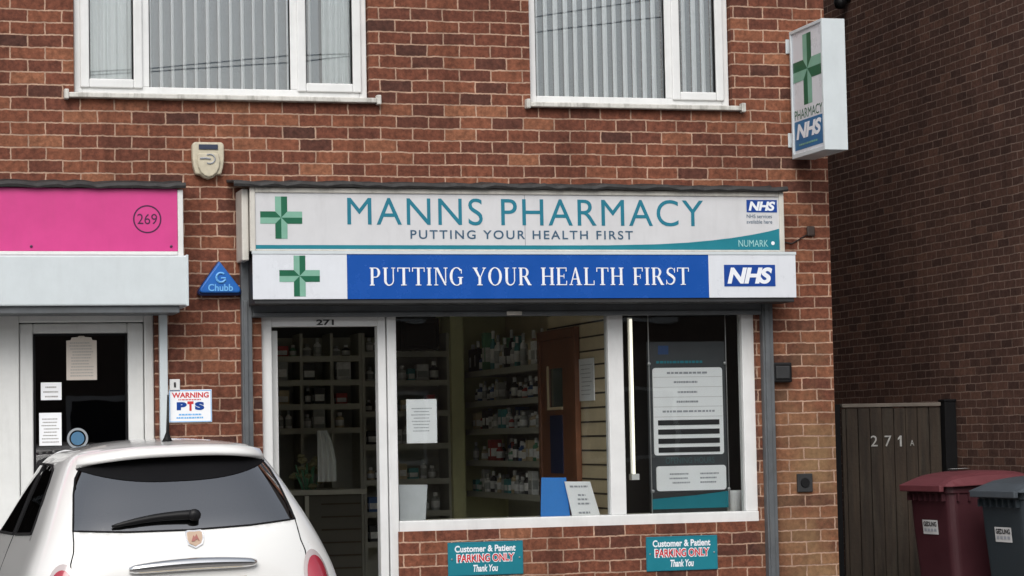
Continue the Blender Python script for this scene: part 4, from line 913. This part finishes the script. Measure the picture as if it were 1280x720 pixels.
for v, u0, u1 in ((.86, .15, .85), (.62, .38, .66), (.5, .33, .72), (.38, .3, .75), (.13, .25, .66)):
    u = u0
    while u < u1:
        w_ = rr.uniform(.06, .14); m.add([f(bl(u, v-.025), -.003), f(bl(min(u1, u+w_), v-.025), -.003), f(bl(min(u1, u+w_), v+.025), -.003), f(bl(u, v+.025), -.003)], [(0, 1, 2, 3)]); u += w_+.03
m.build('print', mInk, T, fixn=False)
# ledge behind the window
m = MB(); m.box(fr[3]+.01, fr[6], YF+.102, YF+.36, zs1-.05, zs1-.005); m.box(fr[3]+.01, fr[6], YF+.362, YF+.4, .03, zs1-.006); m.build('window_ledge', mInWall, B)
# dark backing of the right-hand display
m = MB(); m.box(XW+.061, XC-.23, .75, .80, .03, 2.72); m.build('display_backing', plain('dark display backing', (.035, .03, .028), .8, var=.3), B)
# lit tube
T = thing('strip_light', 'tall lit white tube upright in the window beside the white mullion', 'light')
x0, x1, z0, z1 = rect(786.5, 397, 794.5, 598, YF+.14); T.location = (x0, YF+.14, z0); WL[T.name] = Vector((x0, YF+.14, z0))
m = MB(); m.tube([((x0+x1)/2, YF+.14, z0+.03), ((x0+x1)/2, YF+.14, z1-.01)], (x1-x0)/2*.42, 12); m.build('tube', emit('lit tube', (1.0, .95, .80), 1.15), T, smooth=True)
m = MB(); m.box(x0-.004, x1+.004, YF+.11, YF+.17, z0-.01, z0+.03); m.box(x0+.01, x1-.004, YF+.165, YF+.18, z0, z1); m.build('fitting', mUPVC, T)
# opening hours display
YO = YF+.16
T = thing('opening_hours_display', 'tall slate display with white printed panels hung in the right window', 'display')
x0, x1, z0, z1 = rect(811, 427, 908, 642, YO); T.location = (x0, YO, z0); WL[T.name] = Vector((x0, YO, z0))
pw = lambda px, py: pt(px, py, YO-.012)
m = MB(); m.box(x0, x1, YO, YO+.012, pw(860, 615)[1], z1); m.build('back_board', mPanelD, T)
m = MB(); a = rect(817, 459.5, 904, 568.5, YO-.012); 
def rrect(x0, x1, z0, z1, r, n=5):
    o = []
    for cx, cz, a0 in ((x1-r, z1-r, 0), (x0+r, z1-r, 90), (x0+r, z0+r, 180), (x1-r, z0+r, 270)):
        o += [(cx+r*math.cos(math.radians(a0+90*k/n)), cz+r*math.sin(math.radians(a0+90*k/n))) for k in range(n+1)]
    return o
m.prism(rrect(*a, .02), YO-.010, YO-.001); m.build('white_panel', mPaper, T)
m = MB(); zh = [pt(860, q, YO)[1] for q in (531, 542.5, 554, 565)]
for z in zh: m.box(a[0]+.03, a[1]-.03, YO-.0135, YO-.0105, z-.001, z+.034)
m.build('print_band', mInkD, T)
m = MB()
for q in (471.5, 484, 496.5, 508.5, 521): z = pt(860, q, YO)[1]; m.box(a[0]+.004, a[1]-.004, YO-.0115, YO-.0102, z, z+.004)
m.build('ruling', mSignGrey, T)
for i, (q, c, wd2) in enumerate(((466, 0, .8), (477.5, 0, .42), (490, 0, .42), (502, 0, .36), (514, 0, .8), (526, 0, .28))):
    z = pt(860, q, YO)[1]; cxm = (a[0]+a[1])/2; hw = (a[1]-a[0])/2*wd2; lines('print', cxm-hw, cxm+hw, z-.013, z+.013, YO-.0125, 1, mInk, T, i, .5)
a = rect(821, 582, 908, 613, YO-.012); m = MB(); m.prism(rrect(*a, .02), YO-.010, YO-.001); m.build('white_panel', mPaper, T)
lines('print', a[0]+.09, a[0]+.25, a[0+2]+.04, a[3]-.04, YO-.0125, 3, mInk, T, 21, .35); lines('print', a[0]+.29, a[1]-.05, a[2]+.04, a[3]-.04, YO-.0125, 3, mInk, T, 22, .35)
put_text('lettering', 'OPENING HOURS', pt(832, 575, YO)[0], pt(893, 575, YO)[0], pt(860, 579, YO)[1], pt(860, 571.5, YO)[1], YO-.002, plain('dull teal lettering', (.06, .12, .13), .5), T)
m = MB(); m.flat([pw(823, 432), pw(836, 432), pw(836, 443), pw(823, 443)], YO-.002); m.build('emblem_panel', plain('dim blue', (.02, .06, .17), .5), T, fixn=False)
lines('print', pt(820, 452, YO)[0], pt(880, 452, YO)[0], pt(850, 455, YO)[1], pt(850, 450, YO)[1], YO-.002, 1, mTeal, T, 31, .6)
m = MB(); m.flat([pw(816, 637), pw(911, 634), pw(911, 613.5), pw(870, 619), pw(816, 624)], YO-.006); m.build('teal_footer', mTeal, T, fixn=False)
m = MB(); m.box(x0+.01, x1-.01, YO, YO+.05, z0-.02, pw(860, 615)[1]-.001); m.build('base', mDarkSteel, T)
m = MB()
for px, py in ((811, 455), (906, 454), (816, 614), (911, 611)):
    X, Z = pw(px, py); m.lathe([(.002, -.02), (.011, -.018), (.011, .0)], (X, YO-.004, Z), 10, 'y')
m.build('stud', mAlloy, T)
m = MB()
for px in (811, 907.5): X = pt(px, 450, YO)[0]; m.tube([(X, YO, z0), (X, YO, ZF-.05)], .004, 6)
m.build('hanging_wire', mAlloy, T)
m = MB(); x0, x1, z0, z1 = rect(912, 613, 928, 642, YO+.08); m.lathe([(.045, 0), (.06, .02), (.07, z1-z0-.02), (.072, z1-z0), (.066, z1-z0)], ((x0+x1)/2, YO+.12, z0), 18); loose('white_tub', 'small white tub in the bottom right corner of the display window', 'tub', m, mPaper, smooth=True)
# notices on 269's door
YN = YD+.036
def notice(px, label, mat, n, shape=None, seed=0):
    T = thing('notice', label, 'notice', group='notices on the neighbouring shop door'); x0, x1, z0, z1 = rect(*px, YN); T.location = (x0, YN, z0); WL[T.name] = Vector((x0, YN, z0))
    m = MB()
    if shape: m.prism([(x0+a*(x1-x0), z0+b*(z1-z0)) for a, b in shape], YN, YN+.002)
    else: m.box(x0, x1, YN, YN+.002, z0, z1)
    m.build('sheet', mat, T); w_ = x1-x0
    lines('print', x0+.1*w_, x1-.1*w_, z0+.06*(z1-z0), z1-.14*(z1-z0), YN-.0015, n, plain('faint print', (.36, .35, .34), .7), T, seed, .3)
notice((83, 419, 121, 475), 'cream fancy topped price list on the white shop door', mPaperC, 12, [(0, 0), (1, 0), (1, .88), (.86, .89), (.82, .95), (.62, .96), (.56, 1), (.44, 1), (.38, .96), (.18, .95), (.14, .89), (0, .88)], 1)
notice((51, 478, 77, 500), 'small square notice on the white shop door, under the price list on its left', mPaper, 3, None, 2)
notice((49, 516, 77, 557), 'tall white handwritten notice at the lower left of the white shop door', mPaper, 8, None, 3)
T = thing('round_sticker', 'round blue and white sticker low on the white shop door glass', 'sticker'); cx, cz = pt(97, 548, YN); T.location = (cx, YN, cz); WL[T.name] = Vector((cx, YN, cz))
m = MB(); n = 32; m.add([(cx+r*math.cos(2*PI*k/n), YN, cz+r*math.sin(2*PI*k/n)) for r in (.066, .052) for k in range(n)], [(k, (k+1) % n, n+(k+1) % n, n+k) for k in range(n)]); m.build('rim', plain('dull grey print', (.30, .33, .36), .5), T, fixn=False)
m = MB(); m.flat([(cx+.042*math.cos(2*PI*k/n), cz+.042*math.sin(2*PI*k/n)) for k in range(n)], YN); m.build('centre', plain('dull blue print', (.06, .17, .30), .5), T, fixn=False)

# ------------------------------------------------------------------ the car
def interp(tb, z):
    if z <= tb[0][0]: return tb[0][1]
    if z >= tb[-1][0]: return tb[-1][1]
    for i in range(len(tb)-1):
        if tb[i][0] <= z <= tb[i+1][0]:
            x0, y0 = tb[i]; x1, y1 = tb[i+1]; h = x1-x0
            s = (y1-y0)/h
            sl = (y0-tb[i-1][1])/(x0-tb[i-1][0]) if i else s; sr = (tb[i+2][1]-y1)/(tb[i+2][0]-x1) if i+2 < len(tb) else s
            m0 = (sl+s)/2; m1 = (sr+s)/2; t = (z-x0)/h
            return y0*(2*t**3-3*t*t+1)+h*m0*(t**3-2*t*t+t)+y1*(-2*t**3+3*t*t)+h*m1*(t**3-t*t)
YRt = [(.2, .14), (.3, .05), (.42, .0), (.55, .005), (.62, .04), (.75, .055), (.9, .075), (1.0, .105), (1.06, .14), (1.15, .215), (1.25, .305), (1.34, .395), (1.40, .46), (1.43, .50)]
YFt = [(.2, 3.4), (.35, 3.53), (.55, 3.54), (.7, 3.47), (.82, 3.3), (.9, 3.05), (.97, 2.82), (1.03, 2.70), (1.15, 2.52), (1.25, 2.38), (1.34, 2.25), (1.40, 2.15), (1.43, 2.05)]
Wt = [(.2, .70), (.32, .78), (.5, .81), (.66, .81), (.8, .775), (.9, .735), (1.0, .69), (1.1, .645), (1.2, .60), (1.3, .55), (1.37, .51), (1.41, .475), (1.43, .44)]
NE = 2.7
NR, AR, BF = 3.9, .52, .95
def carpt(s, z):
    yr, yf, w = interp(YRt, z), interp(YFt, z), interp(Wt, z)
    sg = 1 if s >= 0 else -1; t = abs(s)
    if t <= 1: th = t*PI/2; x = w*max(0, math.sin(th))**(2/NR); y = yr+AR-AR*max(0, math.cos(th))**(2/NR)
    elif t <= 2: x = w; y = yr+AR+(t-1)*(yf-BF-yr-AR)
    else: th = (t-2)*PI/2; x = w*max(0, math.cos(th))**(2/NE); y = yf-BF+BF*max(0, math.sin(th))**(2/NE)
    return Vector((sg*x, y, z))
def s_x(x, z):
    q = min(1, abs(x)/interp(Wt, z)); return math.copysign(math.asin(q**(NR/2))/(PI/2), x)
def s_y(y, z, sg=1):
    yr, yf = interp(YRt, z), interp(YFt, z)
    if y < yr+AR: q = max(0, min(1, (yr+AR-y)/AR)); return sg*math.acos(q**(NR/2))/(PI/2)
    if y <= yf-BF: return sg*(1+(y-yr-AR)/(yf-BF-yr-AR))
    q = min(1, (y-yf+BF)/BF); return sg*(2+math.asin(q**(NE/2))/(PI/2))
def nrm(s, z):
    e = .004; du = carpt(s+e, z)-carpt(s-e, z); dv = carpt(s, z+e)-carpt(s, z-e); return du.cross(dv).normalized()
def off(s, z, d): return carpt(s, z)+nrm(s, z)*d
def dens(poly, step=.03):
    o = []
    for i in range(len(poly)):
        a, b = poly[i], poly[(i+1) % len(poly)]; n = max(1, int(math.hypot((b[0]-a[0]), (b[1]-a[1]))/step))
        o += [(a[0]+(b[0]-a[0])*k/n, a[1]+(b[1]-a[1])*k/n) for k in range(n)]
    return o
# openings, drawn on the rear face in (x,z) and on the flanks in (y,z), carried into surface coordinates
rear_xz = [(-.548, 1.052), (-.535, 1.12), (-.515, 1.22), (-.49, 1.30), (-.455, 1.355), (-.36, 1.385), (-.18, 1.398), (0, 1.40), (.18, 1.398), (.36, 1.385), (.455, 1.355), (.49, 1.30), (.515, 1.22), (.535, 1.12), (.548, 1.052), (.3, 1.036), (0, 1.03), (-.3, 1.036)]
side_yz = [(.73, 1.03), (.78, 1.15), (.85, 1.27), (.93, 1.335), (1.06, 1.362), (1.3, 1.368), (1.34, 1.368), (1.34, 1.01)]
side2_yz = [(1.385, 1.01), (1.385, 1.368), (1.9, 1.366), (2.05, 1.34), (2.2, 1.22), (2.33, 1.10), (2.40, 1.0)]
front_xz = [(-.50, 1.05), (-.40, 1.36), (-.2, 1.40), (.2, 1.40), (.40, 1.36), (.50, 1.05), (.2, 1.03), (-.2, 1.03)]
OPEN = {}
OPEN['rear'] = [(s_x(x, z), z) for x, z in dens(rear_xz)]
for sg, nm in ((1, 'r'), (-1, 'l')):
    OPEN['q'+nm] = [(s_y(y, z, sg), z) for y, z in dens(side_yz)]; OPEN['d'+nm] = [(s_y(y, z, sg), z) for y, z in dens(side2_yz)]
OPEN['front'] = None
def fx(x, z):
    q = min(1, abs(x)/interp(Wt, z)); return 2+math.acos(q**(NE/2))/(PI/2)
for sg, nm in ((1, 'fr'), (-1, 'fl')):
    OPEN[nm] = [(sg*fx(x, z), z) for x, z in dens([(.004, 1.03), (.004, 1.40), (.2, 1.395), (.38, 1.36), (.50, 1.06), (.25, 1.035)])]
del OPEN['front']
for sg, nm in ((1, 'r'), (-1, 'l')):
    for yc, t_ in ((.66, 'a'), (2.92, 'b')):
        OPEN[t_+nm] = [(s_y(max(yc+.33*math.cos(math.radians(a)), interp(YRt, .3)+.02), .3+.33*math.sin(math.radians(a)), sg), max(.205, .3+.33*math.sin(math.radians(a)))) for a in range(-17, 198, 6)]
def inside(p, poly):
    c = False; n = len(poly); j = n-1
    for i in range(n):
        if (poly[i][1] > p[1]) != (poly[j][1] > p[1]) and p[0] < (poly[j][0]-poly[i][0])*(p[1]-poly[i][1])/(poly[j][1]-poly[i][1])+poly[i][0]: c = not c
        j = i
    return c
vs2 = []; ed = []
ZR = 1.43; zsv = [.2+(ZR-.2)*k/48 for k in range(49)]; ssv = sorted({round(sg*v, 6) for sg in (-1, 1) for v in [0]+[(k/14)**(NR/2) if k < 11 else None for k in range(1, 15)]+[.42+.58*k/16 for k in range(17)]+[1+k/20 for k in range(1, 41)] if v is not None})
for z in zsv:
    for s in ssv: vs2.append(Vector((s, z)))
for nm, P in OPEN.items():
    o = len(vs2); n = len(P); vs2 += [Vector(p) for p in P]; ed += [(o+k, o+(k+1) % n) for k in range(n)]
V2, E2, F2, _, _, _ = delaunay_2d_cdt(vs2, ed, [], 0, 1e-5)
faces = {'body': []}
for f in F2:
    c = (sum(V2[i][0] for i in f)/3, sum(V2[i][1] for i in f)/3); key = 'body'
    for nm, P in OPEN.items():
        if inside(c, P): key = nm; break
    faces.setdefault(key, []).append(f)
CX, CZ = pt(229.5, 661, -3.70); CARLOC = (CX, -3.72, 0)
CARLOC = (CX+.075, -3.72, 0)
CAR = thing('parked_car', 'small white three door hatchback parked nose in before the shops, seen from behind', 'car', CARLOC, (0, math.radians(-1.5), math.radians(3.2)))
def patch(keys, extra=None):
    m = MB(); idx = {}; 
    for k in keys:
        for f in faces.get(k, []):
            fv = []
            for i in f:
                if i not in idx: idx[i] = len(m.v); m.v.append(tuple(carpt(V2[i][0], V2[i][1])))
                fv.append(idx[i])
            m.f.append(tuple(fv)); m.m.append(0)
    return m
body = patch(['body'])
# roof dome continuing from the top ring
rings = []
c0 = Vector((0, (carpt(0, ZR).y+carpt(3, ZR).y)/2, 0))
nr = 12
for k in range(nr+1):
    rho = 1-k/nr; row = []
    for s in ssv:
        p = carpt(s, ZR); q = c0+(p-Vector((0, 0, p.z))-c0)*rho; z = ZR+.045*(1-rho**2.4)+.004*(1-rho)
        row.append((q.x, q.y, z))
    rings.append(row)
body.grid(rings)
bo = body.build('body', [mCar, mCarIn], CAR, local=True, smooth=True)
bmx = bmesh.new(); bmx.from_mesh(bo.data); bmesh.ops.remove_doubles(bmx, verts=bmx.verts, dist=.0006); bmesh.ops.dissolve_degenerate(bmx, edges=bmx.edges, dist=.0002); bmesh.ops.recalc_face_normals(bmx, faces=bmx.faces)
# make sure normals point outward
ctr = Vector((0, 1.7, .8)); s_ = sum((1 if (f.calc_center_median()-ctr).dot(f.normal) > 0 else -1)*f.calc_area() for f in bmx.faces)
if s_ < 0: bmesh.ops.reverse_faces(bmx, faces=bmx.faces)
for f in bmx.faces: f.smooth = True
bmx.to_mesh(bo.data); bmx.free()
so = bo.modifiers.new('shell', 'SOLIDIFY'); so.thickness = .03; so.offset = -1; so.material_offset = 1; so.material_offset_rim = 1
for nm, key, mt in (('rear_window', ['rear'], mCarGlass), ('side_window', ['ql'], mCarSide), ('side_window', ['qr'], mCarSide), ('door_window', ['dl'], mCarSide), ('door_window', ['dr'], mCarSide), ('windscreen', ['fl', 'fr'], mCarGlass)):
    m = patch(key); o = m.build(nm, mt, CAR, local=True, smooth=True)
    if nm in ('rear_window', 'side_window', 'door_window'):
        P = OPEN[key[0]]; t = MB(); t.tube([off(s, z, .001) for s, z in P], .0075 if nm != 'rear_window' else .005, 6, True); t.build('seal', mBlackSeal, o, local=True, smooth=True)
    if nm == 'rear_window':
        # dark band painted along the glass top for the shaded interior behind it
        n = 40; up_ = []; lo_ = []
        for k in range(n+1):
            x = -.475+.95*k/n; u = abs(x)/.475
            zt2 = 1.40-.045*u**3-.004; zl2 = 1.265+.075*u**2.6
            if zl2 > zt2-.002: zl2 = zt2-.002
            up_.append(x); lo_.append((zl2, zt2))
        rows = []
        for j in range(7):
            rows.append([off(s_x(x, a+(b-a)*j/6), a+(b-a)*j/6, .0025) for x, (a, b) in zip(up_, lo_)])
        t = MB(); t.grid(rows); t.build('painted_shade_band', plain('painted shade on glass', (.005, .005, .006), .6, spec=.12), o, local=True, smooth=True)
# roof spoiler
n = 48; rows = []
for k in range(n+1):
    u = -1+2*k/n; x = u*.475; e = abs(u)
    b0 = carpt(s_x(min(.43, abs(x)*.9)*(1 if x >= 0 else -1), ZR), ZR)
    zt2 = 1.40-.045*e**3
    g0 = carpt(s_x(x, zt2-.012), zt2-.012)
    lip = Vector((x*1.0, g0.y-.085*(1-e**5)-.004, zt2+.012)); lip2 = lip+Vector((0, .006, -.022*(1-e**6)-.003))
    topz = ZR+.012; tp = Vector((x*.93, g0.y+.14, ZR+.018-.03*e**3))
    midp = Vector((x*.97, g0.y+.02, (tp.z+lip.z)/2+.012))
    rows.append([tp, midp, lip, lip2, g0+Vector((0, .006, 0))])
m = MB(); m.grid(rows); m.build('spoiler', mCar, CAR, local=True, smooth=True)
# wiper
def rp(x, z, d): return off(s_x(x, z), z, d)
m = MB(); P = []; Rr = []
for k in range(15):
    u = k/14; x = .05-.42*u; z = 1.088-.028*u+.012*math.sin(PI*u); P.append(rp(x, z, .024-.012*u)); Rr.append(.020*(1-u)**.6+.006 if u > .02 else .02)
m.tube(P, Rr, 10); m.lathe([(.008, -.03), (.03, -.026), (.03, 0)], rp(.03, 1.088, .02), 14, 'y'); m.build('wiper', mBlackBox, CAR, local=True, smooth=True)
# badge
def sheet(name, poly, d, mat, th=.006, parent=CAR, smooth=False):
    n = len(poly); m = MB(); a = [rp(x, z, d+th) for x, z in poly]; b = [rp(x, z, d-.002) for x, z in poly]
    m.add(a+b, [tuple(range(n))]+[(i, i+n, (i+1) % n+n, (i+1) % n) for i in range(n)]); return m.build(name, mat, parent, local=True, smooth=smooth)
bx0, bz0 = .02, .985; shp = [(-.046, .036), (-.03, .042), (0, .04), (.03, .042), (.046, .036), (.046, .0), (.036, -.026), (.0, -.044), (-.036, -.026), (-.046, 0)]
bd = sheet('badge', [(bx0+a, bz0+b) for a, b in shp], .002, mChrome, .006)
sheet('badge_field', [(bx0+a*.8, bz0+b*.8) for a, b in shp], .009, plain('badge gold', (.50, .36, .26), .4), .002, bd)
sheet('badge_mark', [(bx0+a*.62, bz0+.004+b*.55) for a, b in [(-.03, -.03), (-.012, .02), (0, .005), (.014, .03), (.034, -.03), (.012, -.012), (-.004, -.03)]], .0125, plain('badge red', (.35, .12, .10), .4), .0015, bd)
# chrome handle bar and plate
m = MB(); m.tube([rp(x, .855+.012*math.cos(x/.32*1.5), .018) for x in [-.31+.62*k/24 for k in range(25)]], [.014+.018*math.sin(PI*k/24)**.4 for k in range(25)], 10)
m.build('tailgate_handle', mChrome, CAR, local=True, smooth=True)
ps = [[rp(-.26+.52*i/12, .685+.11*j/3, .010) for i in range(13)] for j in range(4)]; m = MB(); m.grid(ps); m.build('number_plate', mPlate, CAR, local=True)
# tailgate shut lines
m = MB()
for sg in (-1, 1): m.tube([rp(sg*x, z, .0002) for x, z in ((.548, 1.05), (.552, 1.0), (.558, .95), (.575, .90), (.58, .80), (.575, .72), (.56, .66))], .0035, 5)
for sg in (-1, 1): m.tube([off(s_y(1.36, z, sg), z, .0002) for z in (.42, .6, .8, .95, 1.03)], .0035, 5)
m.build('shut_line', mBlackSeal, CAR, local=True)
# tail lamps
for sg in (-1, 1):
    def lamp(name, sc, d, mat, par, bul):
        rows = []
        for j in range(8):
            r = 1-j/7; row = []
            for k in range(29):
                a = 2*PI*k/28; u = math.cos(a)*r*sc; v = math.sin(a)*r*sc
                z = .750+.150*v; x = .628+.070*u-.02*v; row.append(rp(sg*min(x, interp(Wt, z)*.995), z, d+bul*(1-r*r)))
            rows.append(row)
        m = MB(); m.grid(rows); return m.build(name, mat, par, local=True, smooth=True)
    tl = lamp('tail_light', 1, .004, mTailW, CAR, .012); lamp('lens', .80, .012, mTailRed, tl, .016)
# aerial
m = MB(); ax, ay = .035, .80; az = 1.460
m.tube([(ax, ay, az), (ax, ay-.005, az+.02), (ax, ay-.02, az+.05), (ax+.008, ay-.03, az+.24)], [.030, .018, .008, .005], 8); m.build('aerial', mBlackBox, CAR, local=True, smooth=True)
# wheels
for sg in (-1, 1):
    for yc in (.66, 2.92):
        m = MB(); m.lathe([(.19, -.09), (.27, -.095), (.295, -.07), (.3, 0), (.295, .07), (.27, .095), (.19, .09)], (sg*.70, yc, .30), 32, 'x'); wh = m.build('wheel', mTyre, CAR, local=True, smooth=True)
        m = MB(); m.lathe([(.02, .0), (.19, .0), (.2, .02)], (sg*.70+(.07 if sg > 0 else -.09), yc, .30), 28, 'x')
        for k in range(5):
            a = 2*PI*k/5; m.tube([(sg*.795, yc+.03*math.cos(a), .3+.03*math.sin(a)), (sg*.785, yc+.185*math.cos(a), .3+.185*math.sin(a))], .022, 6)
        m.build('rim', mAlloy, wh, local=True)
m = MB(); m.box(-.66, .66, .3, 3.3, .22, .26); m.build('floor_pan', mCarIn, CAR, local=True)
# bumper
m = MB(); rows = []
for z in (.25, .34, .46, .56, .60): rows.append([off(s, z, .016 if z < .58 else .004) for s in [-.93+1.86*k/40 for k in range(41)]])
m.grid(rows); m.build('bumper', mCar, CAR, local=True, smooth=True)
# seats
def seat(cx, cy, w, name):
    m = MB(); m.box(cx-w/2, cx+w/2, cy, cy+.5, .38, .55); s = m.build(name, mSeat, CAR, bevel=.05, seg=3, local=True)
    m = MB(); m.prism([(cy-.16, 1.08), (cy-.05, 1.08), (cy+.14, .5), (cy, .5)], cx-w/2, cx+w/2, 'x'); m.build('backrest', mSeat, s, bevel=.04, seg=3, local=True)
    for hx_ in ([cx] if w < .7 else [cx-.3, cx+.3]):
        m = MB(); m.box(hx_-.11, hx_+.11, cy-.20, cy-.12, 1.12, 1.27); m.tube([(hx_-.05, cy-.15, 1.05), (hx_-.05, cy-.15, 1.14)], .008); m.tube([(hx_+.05, cy-.15, 1.05), (hx_+.05, cy-.15, 1.14)], .008); m.build('headrest', mSeat, s, bevel=.035, seg=3, local=True)
seat(-.32, 1.62, .48, 'front_seat'); seat(.32, 1.62, .48, 'front_seat'); seat(0, .86, 1.06, 'rear_seat')
m = MB(); m.box(-.60, .60, 2.35, 2.65, .75, .97); m.build('dashboard', mSeat, CAR, bevel=.04, local=True)
m = MB(); m.box(-.11, .11, 2.10, 2.13, 1.27, 1.335); m.build('mirror', mBlackBox, CAR, bevel=.015, local=True)

# ------------------------------------------------------------------ houses over the road (behind the camera; seen only in reflections)
mOpp = plain('far house render', (.16, .12, .10), .9, var=.2); mWinD = plain('far dark window', (.03, .035, .04), .2)
for i in range(5):
    X = -16+i*9.2
    T = thing('terraced_house', ['brown house opposite, first of the row', 'brown house opposite, second of the row', 'brown house opposite, third of the row', 'brown house opposite, fourth of the row', 'brown house opposite, last of the row'][i], 'house', (X, -27, 0), group='houses across the road')
    m = MB(); m.box(X-4.5, X+4.5, -33, -26, -.1, 5.4); m.build('wall', mOpp, T)
    m = MB(); m.prism([(-33.4, 5.35), (-25.6, 5.35), (-29.5, 7.6)], X-4.55, X+4.55, 'x'); m.build('roof', mRoof, T)
    for wx in (-2.5, 2.2):
        for wz in (1.0, 3.5):
            m = MB(); frame_rect(m, X+wx-.9, X+wx+.9, wz, wz+1.3, .08, -25.98, -25.9); f = m.build('window', mUPVC, T)
            m = MB(); m.box(X+wx-.82, X+wx+.82, -25.99, -25.95, wz+.08, wz+1.22); m.build('pane', mWinD, f)

# overhead cables across the road: above the frame, mirrored in the bedroom windows
for nm, ps_ in (('upper of two thin dark cables mirrored across the upstairs windows', ((60, 92), (195, 84), (365, 68), (450, 66), (665, 21), (830, -4), (1000, -30))), ('lower of two thin dark cables mirrored across the upstairs windows', ((60, 96), (195, 88), (365, 77), (450, 68), (665, 40), (830, 20)))):
    m = MB(); m.tube([(pt(a, b, 8.3)[0], -8.2, pt(a, b, 8.3)[1]) for a, b in ps_], .007, 6); tag(m.build('overhead_cable', mBlackSeal, smooth=True), nm, 'cable')

# ------------------------------------------------------------------ light: overcast day
Wd = bpy.data.worlds.new('World'); S.world = Wd; Wd.use_nodes = True; nt = Wd.node_tree
bg = nt.nodes['Background']; sky = nt.nodes.new('ShaderNodeTexSky'); sky.sky_type = 'NISHITA'; sky.sun_disc = False
EL, AZ = math.radians(42), math.radians(200)
sky.sun_elevation = EL; sky.sun_rotation = AZ; sky.air_density = 1.2; sky.dust_density = 3.0; sky.ozone_density = 1.0
hs = nt.nodes.new('ShaderNodeHueSaturation'); hs.inputs['Saturation'].default_value = .35
nt.links.new(sky.outputs[0], hs.inputs['Color']); nt.links.new(hs.outputs[0], bg.inputs['Color']); bg.inputs['Strength'].default_value = .15
sl = bpy.data.lights.new('sun', 'SUN'); sl.energy = 1.75; sl.angle = math.radians(40); sl.color = (1, .97, .93)
so_ = bpy.data.objects.new('sun', sl); COL.objects.link(so_)
dirv = Vector((math.sin(AZ)*math.cos(EL), math.cos(AZ)*math.cos(EL), math.sin(EL)))
so_.rotation_euler = dirv.to_track_quat('Z', 'Y').to_euler(); so_.location = dirv*50
S.view_settings.view_transform = 'Standard'; S.view_settings.look = 'None'; S.view_settings.exposure = 0
S.cycles.max_bounces = 8; S.cycles.transparent_max_bounces = 12
